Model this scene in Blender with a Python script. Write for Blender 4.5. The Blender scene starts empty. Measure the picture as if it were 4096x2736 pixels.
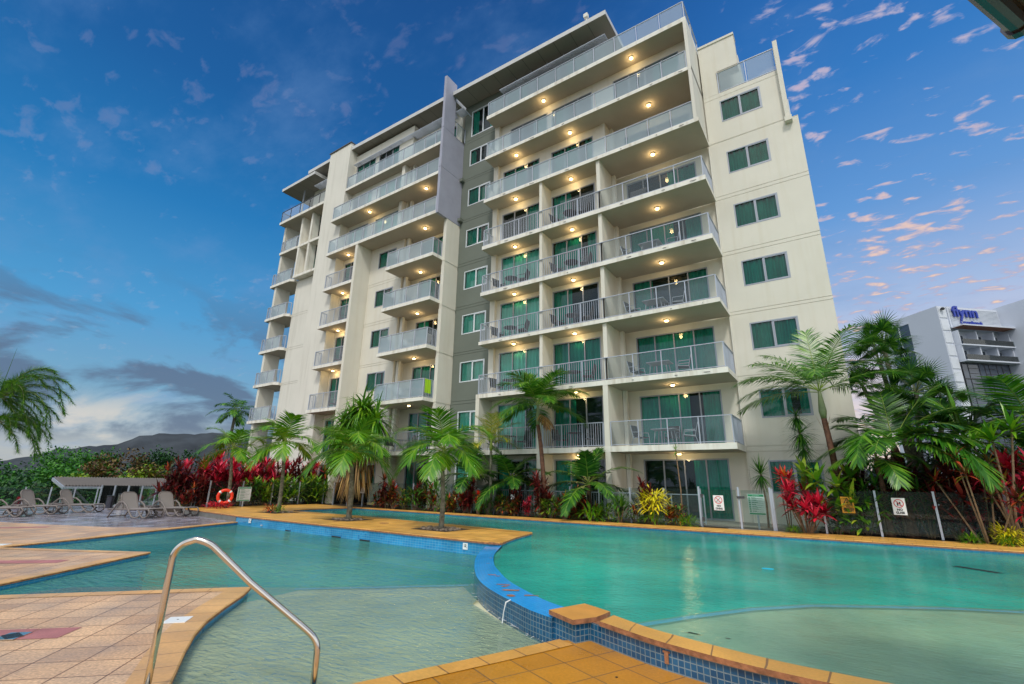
import bpy, math, random
from mathutils import Vector, Matrix
random.seed(11)
R = math.radians
scene = bpy.context.scene
COL = scene.collection
WL = {}
ORD = ['first','second','third','fourth','fifth','sixth','seventh','eighth','ninth','tenth','eleventh','twelfth','thirteenth','fourteenth','fifteenth','sixteenth','seventeenth','eighteenth','nineteenth','twentieth']

# ------------------------------------------------------------------ materials
def nt(name):
    m = bpy.data.materials.new(name); m.use_nodes = True
    t = m.node_tree; t.nodes.clear()
    o = t.nodes.new('ShaderNodeOutputMaterial')
    return m, t, o
def N(t, ty, **kw):
    n = t.nodes.new(ty)
    for k, v in kw.items():
        if k.startswith('i_'): n.inputs[k[2:].replace('_', ' ')].default_value = v
        else: setattr(n, k, v)
    return n
def mixc(t, fac, a, b, mode='MIX'):
    n = t.nodes.new('ShaderNodeMix'); n.data_type = 'RGBA'; n.blend_type = mode; n.clamp_factor = True
    for s, v in ((0, fac), (6, a), (7, b)):
        if hasattr(v, 'links') or isinstance(v, bpy.types.NodeSocket): t.links.new(v, n.inputs[s])
        elif s == 0: n.inputs[0].default_value = v
        else: n.inputs[s].default_value = (*v, 1) if len(v) == 3 else v
    return n.outputs[2]
def ramp(t, fac, stops, interp='LINEAR'):
    n = t.nodes.new('ShaderNodeValToRGB'); n.color_ramp.interpolation = interp
    e = n.color_ramp.elements
    while len(e) < len(stops): e.new(0.5)
    for el, (p, c) in zip(e, stops):
        el.position = p; el.color = (*c, 1) if len(c) == 3 else c
    t.links.new(fac, n.inputs[0]); return n.outputs[0]
def mth(t, op, a, b=None, c=None, clamp=False):
    n = t.nodes.new('ShaderNodeMath'); n.operation = op; n.use_clamp = clamp
    for i, v in enumerate((a, b, c)):
        if v is None: continue
        if isinstance(v, (int, float)): n.inputs[i].default_value = v
        else: t.links.new(v, n.inputs[i])
    return n.outputs[0]
def pbr(name, col, rough=0.6, metal=0.0, var=0.12, vscale=1.5, bump=0.0, bscale=40, spec=0.5, stain=None, coat=0):
    m, t, o = nt(name)
    p = N(t, 'ShaderNodeBsdfPrincipled'); t.links.new(p.outputs[0], o.inputs[0])
    p.inputs['Roughness'].default_value = rough; p.inputs['Metallic'].default_value = metal
    p.inputs['Specular IOR Level'].default_value = spec; p.inputs['Coat Weight'].default_value = coat
    g = N(t, 'ShaderNodeNewGeometry')
    n1 = N(t, 'ShaderNodeTexNoise'); n1.inputs['Scale'].default_value = vscale; n1.inputs['Detail'].default_value = 6
    t.links.new(g.outputs['Position'], n1.inputs['Vector'])
    lo = tuple(c * (1 - var) for c in col); hi = tuple(min(1, c * (1 + var)) for c in col)
    c = ramp(t, n1.outputs[0], [(0.3, lo), (0.7, hi)])
    if stain:
        mp = N(t, 'ShaderNodeMapping'); mp.inputs['Scale'].default_value = (2.2, 2.2, 0.16)
        t.links.new(g.outputs['Position'], mp.inputs[0])
        n2 = N(t, 'ShaderNodeTexNoise'); n2.inputs['Scale'].default_value = 1.6; n2.inputs['Detail'].default_value = 8
        t.links.new(mp.outputs[0], n2.inputs['Vector'])
        f = ramp(t, n2.outputs[0], [(0.5, (0, 0, 0)), (0.78, (1, 1, 1))])
        f2 = mth(t, 'MULTIPLY', f, 0.55)
        c = mixc(t, f2, c, stain)
    t.links.new(c, p.inputs['Base Color'])
    if bump:
        n3 = N(t, 'ShaderNodeTexNoise'); n3.inputs['Scale'].default_value = bscale; n3.inputs['Detail'].default_value = 4
        t.links.new(g.outputs['Position'], n3.inputs['Vector'])
        b = N(t, 'ShaderNodeBump'); b.inputs['Strength'].default_value = bump; b.inputs['Distance'].default_value = 0.02
        t.links.new(n3.outputs[0], b.inputs['Height']); t.links.new(b.outputs[0], p.inputs['Normal'])
    return m
def tiles(name, c1, c2, mortar, w, h, rot, rough, off=0.5, msize=0.012, uv=False, bump=0.35, accent=None, wet=0.0, var=0.25, fine=0.0):
    m, t, o = nt(name)
    p = N(t, 'ShaderNodeBsdfPrincipled'); t.links.new(p.outputs[0], o.inputs[0])
    if uv: v = N(t, 'ShaderNodeUVMap').outputs[0]
    else: v = N(t, 'ShaderNodeNewGeometry').outputs['Position']
    mp = N(t, 'ShaderNodeMapping'); mp.inputs['Rotation'].default_value = (0, 0, rot); t.links.new(v, mp.inputs[0])
    if not uv:
        sx = N(t, 'ShaderNodeSeparateXYZ'); t.links.new(mp.outputs[0], sx.inputs[0])
        cx = N(t, 'ShaderNodeCombineXYZ'); t.links.new(sx.outputs[0], cx.inputs[0]); t.links.new(sx.outputs[1], cx.inputs[1])
        vec = cx.outputs[0]
    else: vec = mp.outputs[0]
    br = N(t, 'ShaderNodeTexBrick'); br.offset = off; br.squash = 1
    br.inputs['Scale'].default_value = 1; br.inputs['Brick Width'].default_value = w; br.inputs['Row Height'].default_value = h
    br.inputs['Mortar Size'].default_value = msize; br.inputs['Mortar Smooth'].default_value = 0.1; br.inputs['Bias'].default_value = 0
    br.inputs['Color1'].default_value = (*c1, 1); br.inputs['Color2'].default_value = (*c2, 1); br.inputs['Mortar'].default_value = (*mortar, 1)
    t.links.new(vec, br.inputs['Vector'])
    n1 = N(t, 'ShaderNodeTexNoise'); n1.inputs['Scale'].default_value = 1.3; n1.inputs['Detail'].default_value = 7
    t.links.new(vec, n1.inputs['Vector'])
    k = ramp(t, n1.outputs[0], [(0.3, (1 - var,) * 3), (0.7, (1 + var * 0.4,) * 3)])
    c = mixc(t, 1.0, br.outputs['Color'], k, 'MULTIPLY')
    if fine:
        n4 = N(t, 'ShaderNodeTexNoise'); n4.inputs['Scale'].default_value = 38; n4.inputs['Detail'].default_value = 6
        t.links.new(vec, n4.inputs['Vector'])
        kf = ramp(t, n4.outputs[0], [(0.35, (1 - fine,) * 3), (0.65, (1 + fine * .5,) * 3)])
        c = mixc(t, 1.0, c, kf, 'MULTIPLY')
    t.links.new(c, p.inputs['Base Color'])
    rr = ramp(t, n1.outputs[0], [(0.35, (max(0.04, rough - 0.2 - wet),) * 3), (0.65, (rough,) * 3)])
    t.links.new(rr, p.inputs['Roughness'])
    h1 = mth(t, 'MULTIPLY', br.outputs['Fac'], -1.0)
    n3 = N(t, 'ShaderNodeTexNoise'); n3.inputs['Scale'].default_value = 22; n3.inputs['Detail'].default_value = 5
    t.links.new(vec, n3.inputs['Vector'])
    h2 = mth(t, 'MULTIPLY_ADD', n3.outputs[0], 0.5, h1)
    b = N(t, 'ShaderNodeBump'); b.inputs['Strength'].default_value = bump; b.inputs['Distance'].default_value = 0.008
    t.links.new(h2, b.inputs['Height']); t.links.new(b.outputs[0], p.inputs['Normal'])
    return m
def leafmat(name, stops, rough=0.36, trans=0.22, spec=0.5):
    """leaf colour picked per leaf (random per island) plus a little noise"""
    m, t, o = nt(name)
    g = N(t, 'ShaderNodeNewGeometry')
    n1 = N(t, 'ShaderNodeTexNoise'); n1.inputs['Scale'].default_value = 2.6; n1.inputs['Detail'].default_value = 3
    t.links.new(g.outputs['Position'], n1.inputs['Vector'])
    f = mth(t, 'MULTIPLY_ADD', g.outputs['Random Per Island'], 0.62, mth(t, 'MULTIPLY', n1.outputs[0], 0.4))
    c = ramp(t, f, stops)
    p = N(t, 'ShaderNodeBsdfPrincipled'); t.links.new(c, p.inputs['Base Color'])
    p.inputs['Roughness'].default_value = rough; p.inputs['Specular IOR Level'].default_value = spec
    tr = N(t, 'ShaderNodeBsdfTranslucent'); t.links.new(c, tr.inputs[0])
    mx = N(t, 'ShaderNodeMixShader'); mx.inputs[0].default_value = trans
    t.links.new(p.outputs[0], mx.inputs[1]); t.links.new(tr.outputs[0], mx.inputs[2]); t.links.new(mx.outputs[0], o.inputs[0])
    return m
def glassmat(name, tint, body, bodyf, ior=1.5, rough=0.0):
    """thin glass: fresnel reflection over a tinted see-through sheet with a milky share"""
    m, t, o = nt(name)
    tr = N(t, 'ShaderNodeBsdfTransparent'); tr.inputs[0].default_value = (*tint, 1)
    df = N(t, 'ShaderNodeBsdfDiffuse'); df.inputs[0].default_value = (*body, 1)
    m1 = N(t, 'ShaderNodeMixShader'); m1.inputs[0].default_value = bodyf
    t.links.new(tr.outputs[0], m1.inputs[1]); t.links.new(df.outputs[0], m1.inputs[2])
    gl = N(t, 'ShaderNodeBsdfGlossy'); gl.inputs['Roughness'].default_value = rough
    fr = N(t, 'ShaderNodeFresnel'); fr.inputs[0].default_value = ior
    m2 = N(t, 'ShaderNodeMixShader'); t.links.new(fr.outputs[0], m2.inputs[0])
    t.links.new(m1.outputs[0], m2.inputs[1]); t.links.new(gl.outputs[0], m2.inputs[2]); t.links.new(m2.outputs[0], o.inputs[0])
    return m
def watermat(name, tint, body, bodyf, bscale, bstr, body2=None, rough=0.03):
    m, t, o = nt(name)
    g = N(t, 'ShaderNodeNewGeometry')
    mp = N(t, 'ShaderNodeMapping'); mp.inputs['Rotation'].default_value = (0, 0, R(-35)); mp.inputs['Scale'].default_value = (1.0, 2.4, 1)
    t.links.new(g.outputs['Position'], mp.inputs[0])
    n1 = N(t, 'ShaderNodeTexNoise'); n1.inputs['Scale'].default_value = bscale; n1.inputs['Detail'].default_value = 5; n1.inputs['Distortion'].default_value = 0.6
    t.links.new(mp.outputs[0], n1.inputs['Vector'])
    n2 = N(t, 'ShaderNodeTexNoise'); n2.inputs['Scale'].default_value = bscale * 0.22; n2.inputs['Detail'].default_value = 3
    t.links.new(g.outputs['Position'], n2.inputs['Vector'])
    h = mth(t, 'MULTIPLY_ADD', n2.outputs[0], 1.6, n1.outputs[0])
    b = N(t, 'ShaderNodeBump'); b.inputs['Strength'].default_value = bstr; b.inputs['Distance'].default_value = 0.07
    t.links.new(h, b.inputs['Height'])
    n5 = N(t, 'ShaderNodeTexNoise'); n5.inputs['Scale'].default_value = 0.28; n5.inputs['Detail'].default_value = 4
    t.links.new(g.outputs['Position'], n5.inputs['Vector'])
    c = ramp(t, n5.outputs[0], [(0.35, body), (0.68, body2 or tuple(x * 1.25 for x in body))])
    tr = N(t, 'ShaderNodeBsdfTransparent'); tr.inputs[0].default_value = (*tint, 1)
    df = N(t, 'ShaderNodeBsdfDiffuse'); t.links.new(c, df.inputs[0]); t.links.new(b.outputs[0], df.inputs['Normal'])
    m1 = N(t, 'ShaderNodeMixShader'); m1.inputs[0].default_value = bodyf
    t.links.new(tr.outputs[0], m1.inputs[1]); t.links.new(df.outputs[0], m1.inputs[2])
    gl = N(t, 'ShaderNodeBsdfGlossy'); gl.inputs['Roughness'].default_value = rough; t.links.new(b.outputs[0], gl.inputs['Normal'])
    fr = N(t, 'ShaderNodeFresnel'); fr.inputs[0].default_value = 1.33; t.links.new(b.outputs[0], fr.inputs['Normal'])
    m2 = N(t, 'ShaderNodeMixShader'); t.links.new(fr.outputs[0], m2.inputs[0])
    t.links.new(m1.outputs[0], m2.inputs[1]); t.links.new(gl.outputs[0], m2.inputs[2]); t.links.new(m2.outputs[0], o.inputs[0])
    return m
def emis(name, col, s):
    m, t, o = nt(name); e = N(t, 'ShaderNodeEmission'); e.inputs[0].default_value = (*col, 1); e.inputs[1].default_value = s
    t.links.new(e.outputs[0], o.inputs[0]); return m

M = {}
M['cream'] = pbr('cream_render', (0.68, 0.655, 0.575), 0.75, var=0.04, vscale=0.7, bump=0.25, bscale=60, stain=(0.61, 0.57, 0.46), spec=0.2)
M['white_render'] = pbr('pale_render', (0.68, 0.66, 0.59), 0.75, var=0.04, vscale=0.6, bump=0.25, bscale=60, stain=(0.50, 0.48, 0.41), spec=0.2)
M['slab'] = pbr('slab_paint', (0.76, 0.74, 0.67), 0.7, var=0.07, vscale=2.0, bump=0.15, stain=(0.34, 0.27, 0.17), spec=0.2)
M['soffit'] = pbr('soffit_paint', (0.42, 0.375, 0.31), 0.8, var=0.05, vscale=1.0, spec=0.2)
M['greywall'] = pbr('olive_grey_render', (0.155, 0.175, 0.15), 0.75, var=0.06, vscale=0.8, bump=0.2, spec=0.2)
M['lilac'] = pbr('lilac_grey_panel', (0.33, 0.34, 0.42), 0.6, var=0.07, vscale=1.2, spec=0.3)
M['fascia'] = pbr('fascia_metal', (0.55, 0.55, 0.54), 0.4, var=0.07, vscale=2, spec=0.5)
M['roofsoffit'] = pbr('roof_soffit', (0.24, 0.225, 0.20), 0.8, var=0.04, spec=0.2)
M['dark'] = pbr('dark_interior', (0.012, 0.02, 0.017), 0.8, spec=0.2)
M['alu'] = pbr('powder_coated_grey', (0.42, 0.46, 0.53), 0.38, 0.3, var=0.05)
M['frame'] = pbr('window_frame_grey', (0.33, 0.36, 0.41), 0.4, 0.3, var=0.05)
M['frame_w'] = pbr('window_frame_white', (0.66, 0.70, 0.74), 0.4, 0.1, var=0.05)
M['steel'] = pbr('polished_steel', (0.62, 0.58, 0.52), 0.13, 1.0, var=0.04)
M['bal_dark'] = pbr('dark_frame', (0.05, 0.05, 0.055), 0.45)
M['chair_white'] = pbr('white_furniture', (0.55, 0.57, 0.58), 0.4)
M['sling'] = pbr('dark_sling', (0.035, 0.034, 0.033), 0.7)
M['curtain'] = pbr('curtain_green', (0.03, 0.45, 0.36), 0.85, var=0.15, vscale=1.2, spec=0.1)
M['curtain_p'] = pbr('curtain_pale', (0.30, 0.80, 0.72), 0.85, var=0.12, vscale=1.2, spec=0.1)
M['pane'] = glassmat('window_glass', (0.62, 0.90, 0.82), (0.1, 0.3, 0.28), 0.02, ior=1.6)
M['balglass'] = glassmat('balustrade_glass', (0.82, 0.88, 0.88), (0.55, 0.66, 0.72), 0.07, ior=1.5)
M['frost'] = glassmat('frosted_balustrade_glass', (0.62, 0.70, 0.74), (0.48, 0.60, 0.68), 0.40, ior=1.45, rough=0.05)
M['fenceglass'] = glassmat('fence_glass', (0.84, 0.91, 0.89), (0.4, 0.5, 0.5), 0.015, ior=1.3)
M['greyglass'] = glassmat('grey_curtain_wall', (0.3, 0.34, 0.4), (0.10, 0.125, 0.17), 0.75, ior=1.6, rough=0.05)
M['tile_o'] = tiles('orange_pavers', (0.80, 0.43, 0.09), (0.72, 0.37, 0.07), (0.32, 0.15, 0.05), 0.4, 0.4, R(3), 0.55, off=0.5, msize=0.006)
M['tile_f'] = tiles('ochre_wet_pavers', (0.64, 0.275, 0.018), (0.54, 0.22, 0.015), (0.22, 0.11, 0.04), 0.4, 0.4, R(23), 0.42, off=0.0, msize=0.007, fine=.12)
M['tile_l'] = tiles('sandstone_pavers', (0.76, 0.49, 0.28), (0.62, 0.37, 0.20), (0.26, 0.13, 0.06), 0.4, 0.4, R(-45.5), 0.5, off=0.0, msize=0.008, bump=0.6, fine=0.3)
M['tile_wet'] = tiles('wet_grey_tiles', (0.44, 0.41, 0.46), (0.26, 0.23, 0.28), (0.05, 0.045, 0.05), 1.6, 0.3, R(65), 0.30, off=0.5, msize=0.01, bump=0.7, wet=0.1, fine=.2)  # pale lavender base colour also stands in for the reflected sky
M['coping'] = tiles('coping_pavers', (0.76, 0.40, 0.09), (0.68, 0.33, 0.065), (0.28, 0.14, 0.06), 0.42, 3.0, 0, 0.5, off=0.0, msize=0.008, uv=True, bump=0.4, fine=.1)
M['coping_l'] = tiles('coping_sand', (0.76, 0.44, 0.17), (0.66, 0.36, 0.13), (0.36, 0.18, 0.08), 0.38, 3.0, 0, 0.5, off=0.0, msize=0.007, uv=True, bump=0.4, fine=.1)
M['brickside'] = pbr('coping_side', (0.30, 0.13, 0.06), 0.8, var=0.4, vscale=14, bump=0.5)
M['mosaic'] = tiles('blue_mosaic', (0.02, 0.225, 0.50), (0.03, 0.31, 0.60), (0.15, 0.38, 0.55), 0.105, 0.06, 0, 0.22, off=0.0, msize=0.004, uv=True, bump=0.3, var=0.3)
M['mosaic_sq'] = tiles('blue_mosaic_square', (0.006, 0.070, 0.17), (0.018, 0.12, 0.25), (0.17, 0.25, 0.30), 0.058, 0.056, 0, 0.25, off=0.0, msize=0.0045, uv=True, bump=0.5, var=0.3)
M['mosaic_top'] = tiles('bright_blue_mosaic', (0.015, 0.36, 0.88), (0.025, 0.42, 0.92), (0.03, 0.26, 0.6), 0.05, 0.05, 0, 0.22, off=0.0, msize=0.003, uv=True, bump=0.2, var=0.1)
M['blueline'] = pbr('blue_edge_tiles', (0.02, 0.45, 0.95), 0.5)
M['greyrender'] = pbr('grey_kerb', (0.15, 0.15, 0.14), 0.7, var=0.2, vscale=3, bump=0.3)
M['poolfloor'] = pbr('pool_floor', (0.10, 0.50, 0.40), 0.8, var=0.2, vscale=0.8)
M['ledge'] = pbr('pool_ledge', (0.62, 0.60, 0.40), 0.8, var=0.22, vscale=1.1, stain=None)
M['soil'] = pbr('mulch_soil', (0.045, 0.03, 0.02), 0.9, var=0.4, vscale=12, bump=0.8, bscale=25)
M['pebble'] = pbr('river_pebbles', (0.20, 0.15, 0.11), 0.6, var=0.6, vscale=9)
M['terrace'] = pbr('terrace_concrete', (0.26, 0.25, 0.22), 0.8, var=0.15, vscale=2, bump=0.2)
M['ground'] = pbr('distant_ground', (0.03, 0.055, 0.015), 0.9, var=0.3, vscale=0.05)
M['hill'] = pbr('hill_scrub', (0.052, 0.060, 0.068), 0.9, var=0.3, vscale=0.01, spec=0.05)
M['white'] = pbr('white_board', (0.78, 0.80, 0.80), 0.4, var=0.03)
M['black'] = pbr('black_print', (0.015, 0.015, 0.015), 0.5)
M['red'] = pbr('red_print', (0.60, 0.012, 0.02), 0.45)
M['greenp'] = pbr('green_print', (0.02, 0.30, 0.13), 0.5)
M['amber'] = pbr('amber_board', (0.85, 0.36, 0.012), 0.45, var=0.04)
M['orange_ring'] = pbr('lifebuoy_orange', (0.80, 0.045, 0.012), 0.4)
M['lamp'] = emis('lamp_glow', (1.0, 0.70, 0.30), 16)
M['lampcase'] = pbr('lamp_case', (0.6, 0.55, 0.42), 0.4)
M['wicker'] = pbr('lounger_resin', (0.17, 0.145, 0.135), 0.5, var=0.08)
M['slingl'] = pbr('lounger_sling', (0.29, 0.26, 0.245), 0.75, var=0.05, bump=0.3, bscale=200)
M['roofm'] = pbr('corrugated_roof', (0.11, 0.095, 0.085), 0.6, 0.0, var=0.1)
M['bin'] = pbr('bin_steel', (0.09, 0.09, 0.11), 0.2, 0.8)
M['nb'] = pbr('neighbour_wall', (0.56, 0.60, 0.68), 0.6, var=0.03, vscale=0.1)
M['nb2'] = pbr('neighbour_louvre', (0.62, 0.66, 0.72), 0.5, var=0.03)
M['signblue'] = pbr('sign_blue', (0.012, 0.04, 0.36), 0.4)
M['wood'] = pbr('timber_soffit', (0.26, 0.10, 0.05), 0.6)
M['towel'] = pbr('lime_towel', (0.35, 0.62, 0.015), 0.9)
M['trunk'] = pbr('palm_trunk', (0.15, 0.14, 0.10), 0.85, var=0.6, vscale=9, bump=0.9, bscale=20)
M['trunk_r'] = pbr('brown_trunk', (0.13, 0.055, 0.03), 0.8, var=0.5, vscale=9, bump=0.8, bscale=20)
M['shaft'] = pbr('crownshaft', (0.20, 0.27, 0.035), 0.45, var=0.2, vscale=5)
M['shaft_g'] = pbr('crownshaft_green', (0.17, 0.21, 0.09), 0.45, var=0.2, vscale=5)
M['cane'] = pbr('plant_cane', (0.20, 0.125, 0.07), 0.8, var=0.4, vscale=10, bump=0.5)
M['bark'] = pbr('tree_bark', (0.07, 0.05, 0.035), 0.9, var=0.4, vscale=5)
M['L_palm'] = leafmat('palm_leaf_bright', [(0.1, (0.022, 0.115, 0.004)), (0.5, (0.085, 0.27, 0.008)), (0.9, (0.24, 0.42, 0.015))])
M['L_palm_y'] = leafmat('palm_leaf_yellow', [(0.1, (0.10, 0.20, 0.008)), (0.5, (0.33, 0.38, 0.015)), (0.9, (0.55, 0.43, 0.04))])
M['L_palm_d'] = leafmat('palm_leaf_dark', [(0.1, (0.006, 0.035, 0.006)), (0.5, (0.024, 0.12, 0.012)), (0.9, (0.15, 0.33, 0.02))])
M['L_mid'] = leafmat('palm_leaf_mid', [(0.1, (0.010, 0.065, 0.006)), (0.5, (0.045, 0.19, 0.010)), (0.9, (0.22, 0.42, 0.03))])
M['L_red'] = leafmat('cordyline_red', [(0.1, (0.05, 0.003, 0.008)), (0.35, (0.26, 0.006, 0.02)), (0.6, (0.70, 0.014, 0.05)), (0.9, (0.95, 0.09, 0.17))])
M['L_maroon'] = leafmat('cordyline_maroon', [(0.1, (0.018, 0.006, 0.006)), (0.55, (0.095, 0.012, 0.014)), (0.9, (0.36, 0.035, 0.025))])
M['L_copper'] = leafmat('croton_copper', [(0.1, (0.015, 0.02, 0.008)), (0.35, (0.03, 0.07, 0.012)), (0.5, (0.20, 0.03, 0.012)), (0.62, (0.60, 0.09, 0.03)), (0.72, (0.16, 0.20, 0.02)), (0.9, (0.55, 0.45, 0.04))])
M['L_orange'] = leafmat('croton_orange', [(0.1, (0.05, 0.10, 0.01)), (0.3, (0.02, 0.03, 0.01)), (0.42, (0.75, 0.03, 0.02)), (0.62, (0.85, 0.17, 0.03)), (0.8, (0.10, 0.20, 0.02)), (0.95, (0.6, 0.5, 0.03))])
M['L_yellow'] = leafmat('croton_yellow', [(0.1, (0.42, 0.45, 0.01)), (0.5, (0.78, 0.68, 0.015)), (0.9, (0.92, 0.82, 0.05))])
M['L_lime'] = leafmat('ginger_lime', [(0.1, (0.03, 0.13, 0.008)), (0.5, (0.13, 0.32, 0.015)), (0.9, (0.46, 0.50, 0.04))])
M['L_green'] = leafmat('shrub_green', [(0.1, (0.008, 0.045, 0.006)), (0.5, (0.035, 0.14, 0.012)), (0.9, (0.13, 0.30, 0.02))])
M['L_straw'] = leafmat('dead_frond', [(0.1, (0.10, 0.05, 0.02)), (0.5, (0.30, 0.15, 0.04)), (0.9, (0.55, 0.33, 0.10))])
M['L_tree'] = leafmat('tree_green', [(0.1, (0.008, 0.055, 0.005)), (0.5, (0.035, 0.17, 0.010)), (0.9, (0.11, 0.34, 0.02))], rough=0.6)
M['L_treed'] = leafmat('tree_dark', [(0.1, (0.004, 0.022, 0.006)), (0.5, (0.015, 0.075, 0.012)), (0.9, (0.05, 0.17, 0.02))], rough=0.6)
M['L_treel'] = leafmat('tree_lime', [(0.1, (0.03, 0.10, 0.005)), (0.5, (0.13, 0.26, 0.01)), (0.9, (0.36, 0.42, 0.02))], rough=0.6)
M['L_treeb'] = leafmat('tree_bronze', [(0.1, (0.035, 0.022, 0.008)), (0.5, (0.13, 0.065, 0.02)), (0.9, (0.24, 0.19, 0.03))], rough=0.6)

# ------------------------------------------------------------------ mesh builder
class MB:
    def __init__(s): s.v = []; s.f = []; s.m = []; s.uv = {}
    def face(s, pts, mi=0, uv=None):
        n = len(s.v); s.v += [tuple(p) for p in pts]; s.f.append(tuple(range(n, n + len(pts)))); s.m.append(mi)
        if uv: s.uv[len(s.f) - 1] = uv
    def box(s, x0, x1, y0, y1, z0, z1, mi=0, bot=None):
        n = len(s.v)
        s.v += [(x0, y0, z0), (x1, y0, z0), (x1, y1, z0), (x0, y1, z0), (x0, y0, z1), (x1, y0, z1), (x1, y1, z1), (x0, y1, z1)]
        fs = [(0, 3, 2, 1), (4, 5, 6, 7), (0, 1, 5, 4), (1, 2, 6, 5), (2, 3, 7, 6), (3, 0, 4, 7)]
        for i, f in enumerate(fs):
            s.f.append(tuple(n + k for k in f)); s.m.append(bot if (i == 0 and bot is not None) else mi)
        return s
    def prism(s, poly, z0, z1, mi=0, mside=None, top=True, bottom=True, uvside=True):
        a = sum(poly[i][0] * poly[(i + 1) % len(poly)][1] - poly[(i + 1) % len(poly)][0] * poly[i][1] for i in range(len(poly)))
        if a < 0: poly = poly[::-1]
        if top: s.face([(x, y, z1) for x, y in poly], mi)
        if bottom: s.face([(x, y, z0) for x, y in poly[::-1]], mside if mside is not None else mi)
        L = 0
        for i in range(len(poly)):
            (x0, y0), (x1, y1) = poly[i], poly[(i + 1) % len(poly)]
            d = math.hypot(x1 - x0, y1 - y0)
            s.face([(x0, y0, z0), (x1, y1, z0), (x1, y1, z1), (x0, y0, z1)], mside if mside is not None else mi, [(L, z0), (L + d, z0), (L + d, z1), (L, z1)])
            L += d
    def tube(s, pts, r, n=8, mi=0, cap=True):
        pts = [Vector(p) for p in pts]; rs = r if isinstance(r, (list, tuple)) else [r] * len(pts)
        base = len(s.v); up = Vector((0, 0, 1)); prev = None
        for i, p in enumerate(pts):
            T = (pts[min(i + 1, len(pts) - 1)] - pts[max(i - 1, 0)]).normalized()
            if prev is None: a = T.cross(up); a = a.normalized() if a.length > 1e-3 else Vector((1, 0, 0))
            else: a = (prev - T * prev.dot(T)); a = a.normalized() if a.length > 1e-6 else Vector((1, 0, 0))
            prev = a; b = T.cross(a)
            for k in range(n):
                t = 2 * math.pi * k / n; s.v.append(tuple(p + (a * math.cos(t) + b * math.sin(t)) * rs[i]))
        for i in range(len(pts) - 1):
            for k in range(n):
                q = base + i * n; s.f.append((q + k, q + (k + 1) % n, q + n + (k + 1) % n, q + n + k)); s.m.append(mi)
        if cap:
            s.f.append(tuple(base + k for k in range(n))[::-1]); s.m.append(mi)
            q = base + (len(pts) - 1) * n; s.f.append(tuple(q + k for k in range(n))); s.m.append(mi)
        return s
    def bar(s, a, b, w, h=None, mi=0):
        a = Vector(a); b = Vector(b); h = h or w; T = (b - a).normalized()
        sd = T.cross(Vector((0, 0, 1))); sd = sd.normalized() if sd.length > 1e-3 else Vector((1, 0, 0)); u = sd.cross(T)
        n = len(s.v)
        for p in (a, b):
            for i, j in ((-1, -1), (1, -1), (1, 1), (-1, 1)): s.v.append(tuple(p + sd * w / 2 * i + u * h / 2 * j))
        for f in ((0, 1, 2, 3), (7, 6, 5, 4), (0, 4, 5, 1), (1, 5, 6, 2), (2, 6, 7, 3), (3, 7, 4, 0)): s.f.append(tuple(n + k for k in f)); s.m.append(mi)
        return s
    def build(s, name, mats, parent=None, smooth=False, local=False, loc=None):
        me = bpy.data.meshes.new(name)
        off = Vector(WL.get(parent, (0, 0, 0))) if (parent and not local) else Vector((0, 0, 0))
        if loc is not None and not parent: off = Vector(loc)
        me.from_pydata([(v[0] - off.x, v[1] - off.y, v[2] - off.z) for v in s.v], [], s.f)
        for mt in (mats if isinstance(mats, (list, tuple)) else [mats]): me.materials.append(M[mt] if isinstance(mt, str) else mt)
        me.polygons.foreach_set('material_index', s.m)
        if s.uv:
            ul = me.uv_layers.new(name='UVMap'); d = [0.0] * (2 * len(me.loops))
            for fi, uv in s.uv.items():
                st = me.polygons[fi].loop_start
                for k, (a, b) in enumerate(uv): d[2 * (st + k)] = a; d[2 * (st + k) + 1] = b
            ul.data.foreach_set('uv', d)
        if smooth: me.polygons.foreach_set('use_smooth', [True] * len(me.polygons))
        me.update()
        o = bpy.data.objects.new(name, me); COL.objects.link(o)
        if parent: o.parent = parent; WL[o] = WL.get(parent, (0, 0, 0)) if not local else (0, 0, 0)
        elif loc is not None: o.location = loc; WL[o] = tuple(loc)
        else: WL[o] = (0, 0, 0)
        return o
def tag(o, label=None, cat=None, group=None, kind=None):
    if label: o['label'] = label
    if cat: o['category'] = cat
    if group: o['group'] = group
    if kind: o['kind'] = kind
    return o
def thing(name, label, cat, loc=(0, 0, 0), rz=0, group=None):
    o = bpy.data.objects.new(name, None); COL.objects.link(o); o.location = loc; o.rotation_euler = (0, 0, rz)
    o.empty_display_size = 0.2; WL[o] = tuple(loc); return tag(o, label, cat, group)
def struct(name, mb, mats, smooth=False): return tag(mb.build(name, mats, smooth=smooth), kind='structure')
def dup(root, loc, rz=0, label=None, sc=None, group=None):
    c = root.copy(); COL.objects.link(c); c.location = loc; c.rotation_euler = (0, 0, rz)
    if sc: c.scale = (sc, sc, sc) if isinstance(sc, (int, float)) else sc
    if label: c['label'] = label
    if group: c['group'] = group
    for ch in list(root.children):
        d = ch.copy(); COL.objects.link(d); d.parent = c
        for g in list(ch.children):
            e = g.copy(); COL.objects.link(e); e.parent = d
    return c
class Proto:
    """first placement moves the prototype itself, later ones copy it"""
    def __init__(s, root): s.r = root; s.used = False
    def put(s, loc, rz=0, label=None, sc=None, group=None):
        if s.used: return dup(s.r, loc, rz, label, sc, group)
        s.used = True; o = s.r; o.location = loc; o.rotation_euler = (0, 0, rz)
        if sc: o.scale = (sc, sc, sc) if isinstance(sc, (int, float)) else sc
        if label: o['label'] = label
        if group: o['group'] = group
        return o
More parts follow.
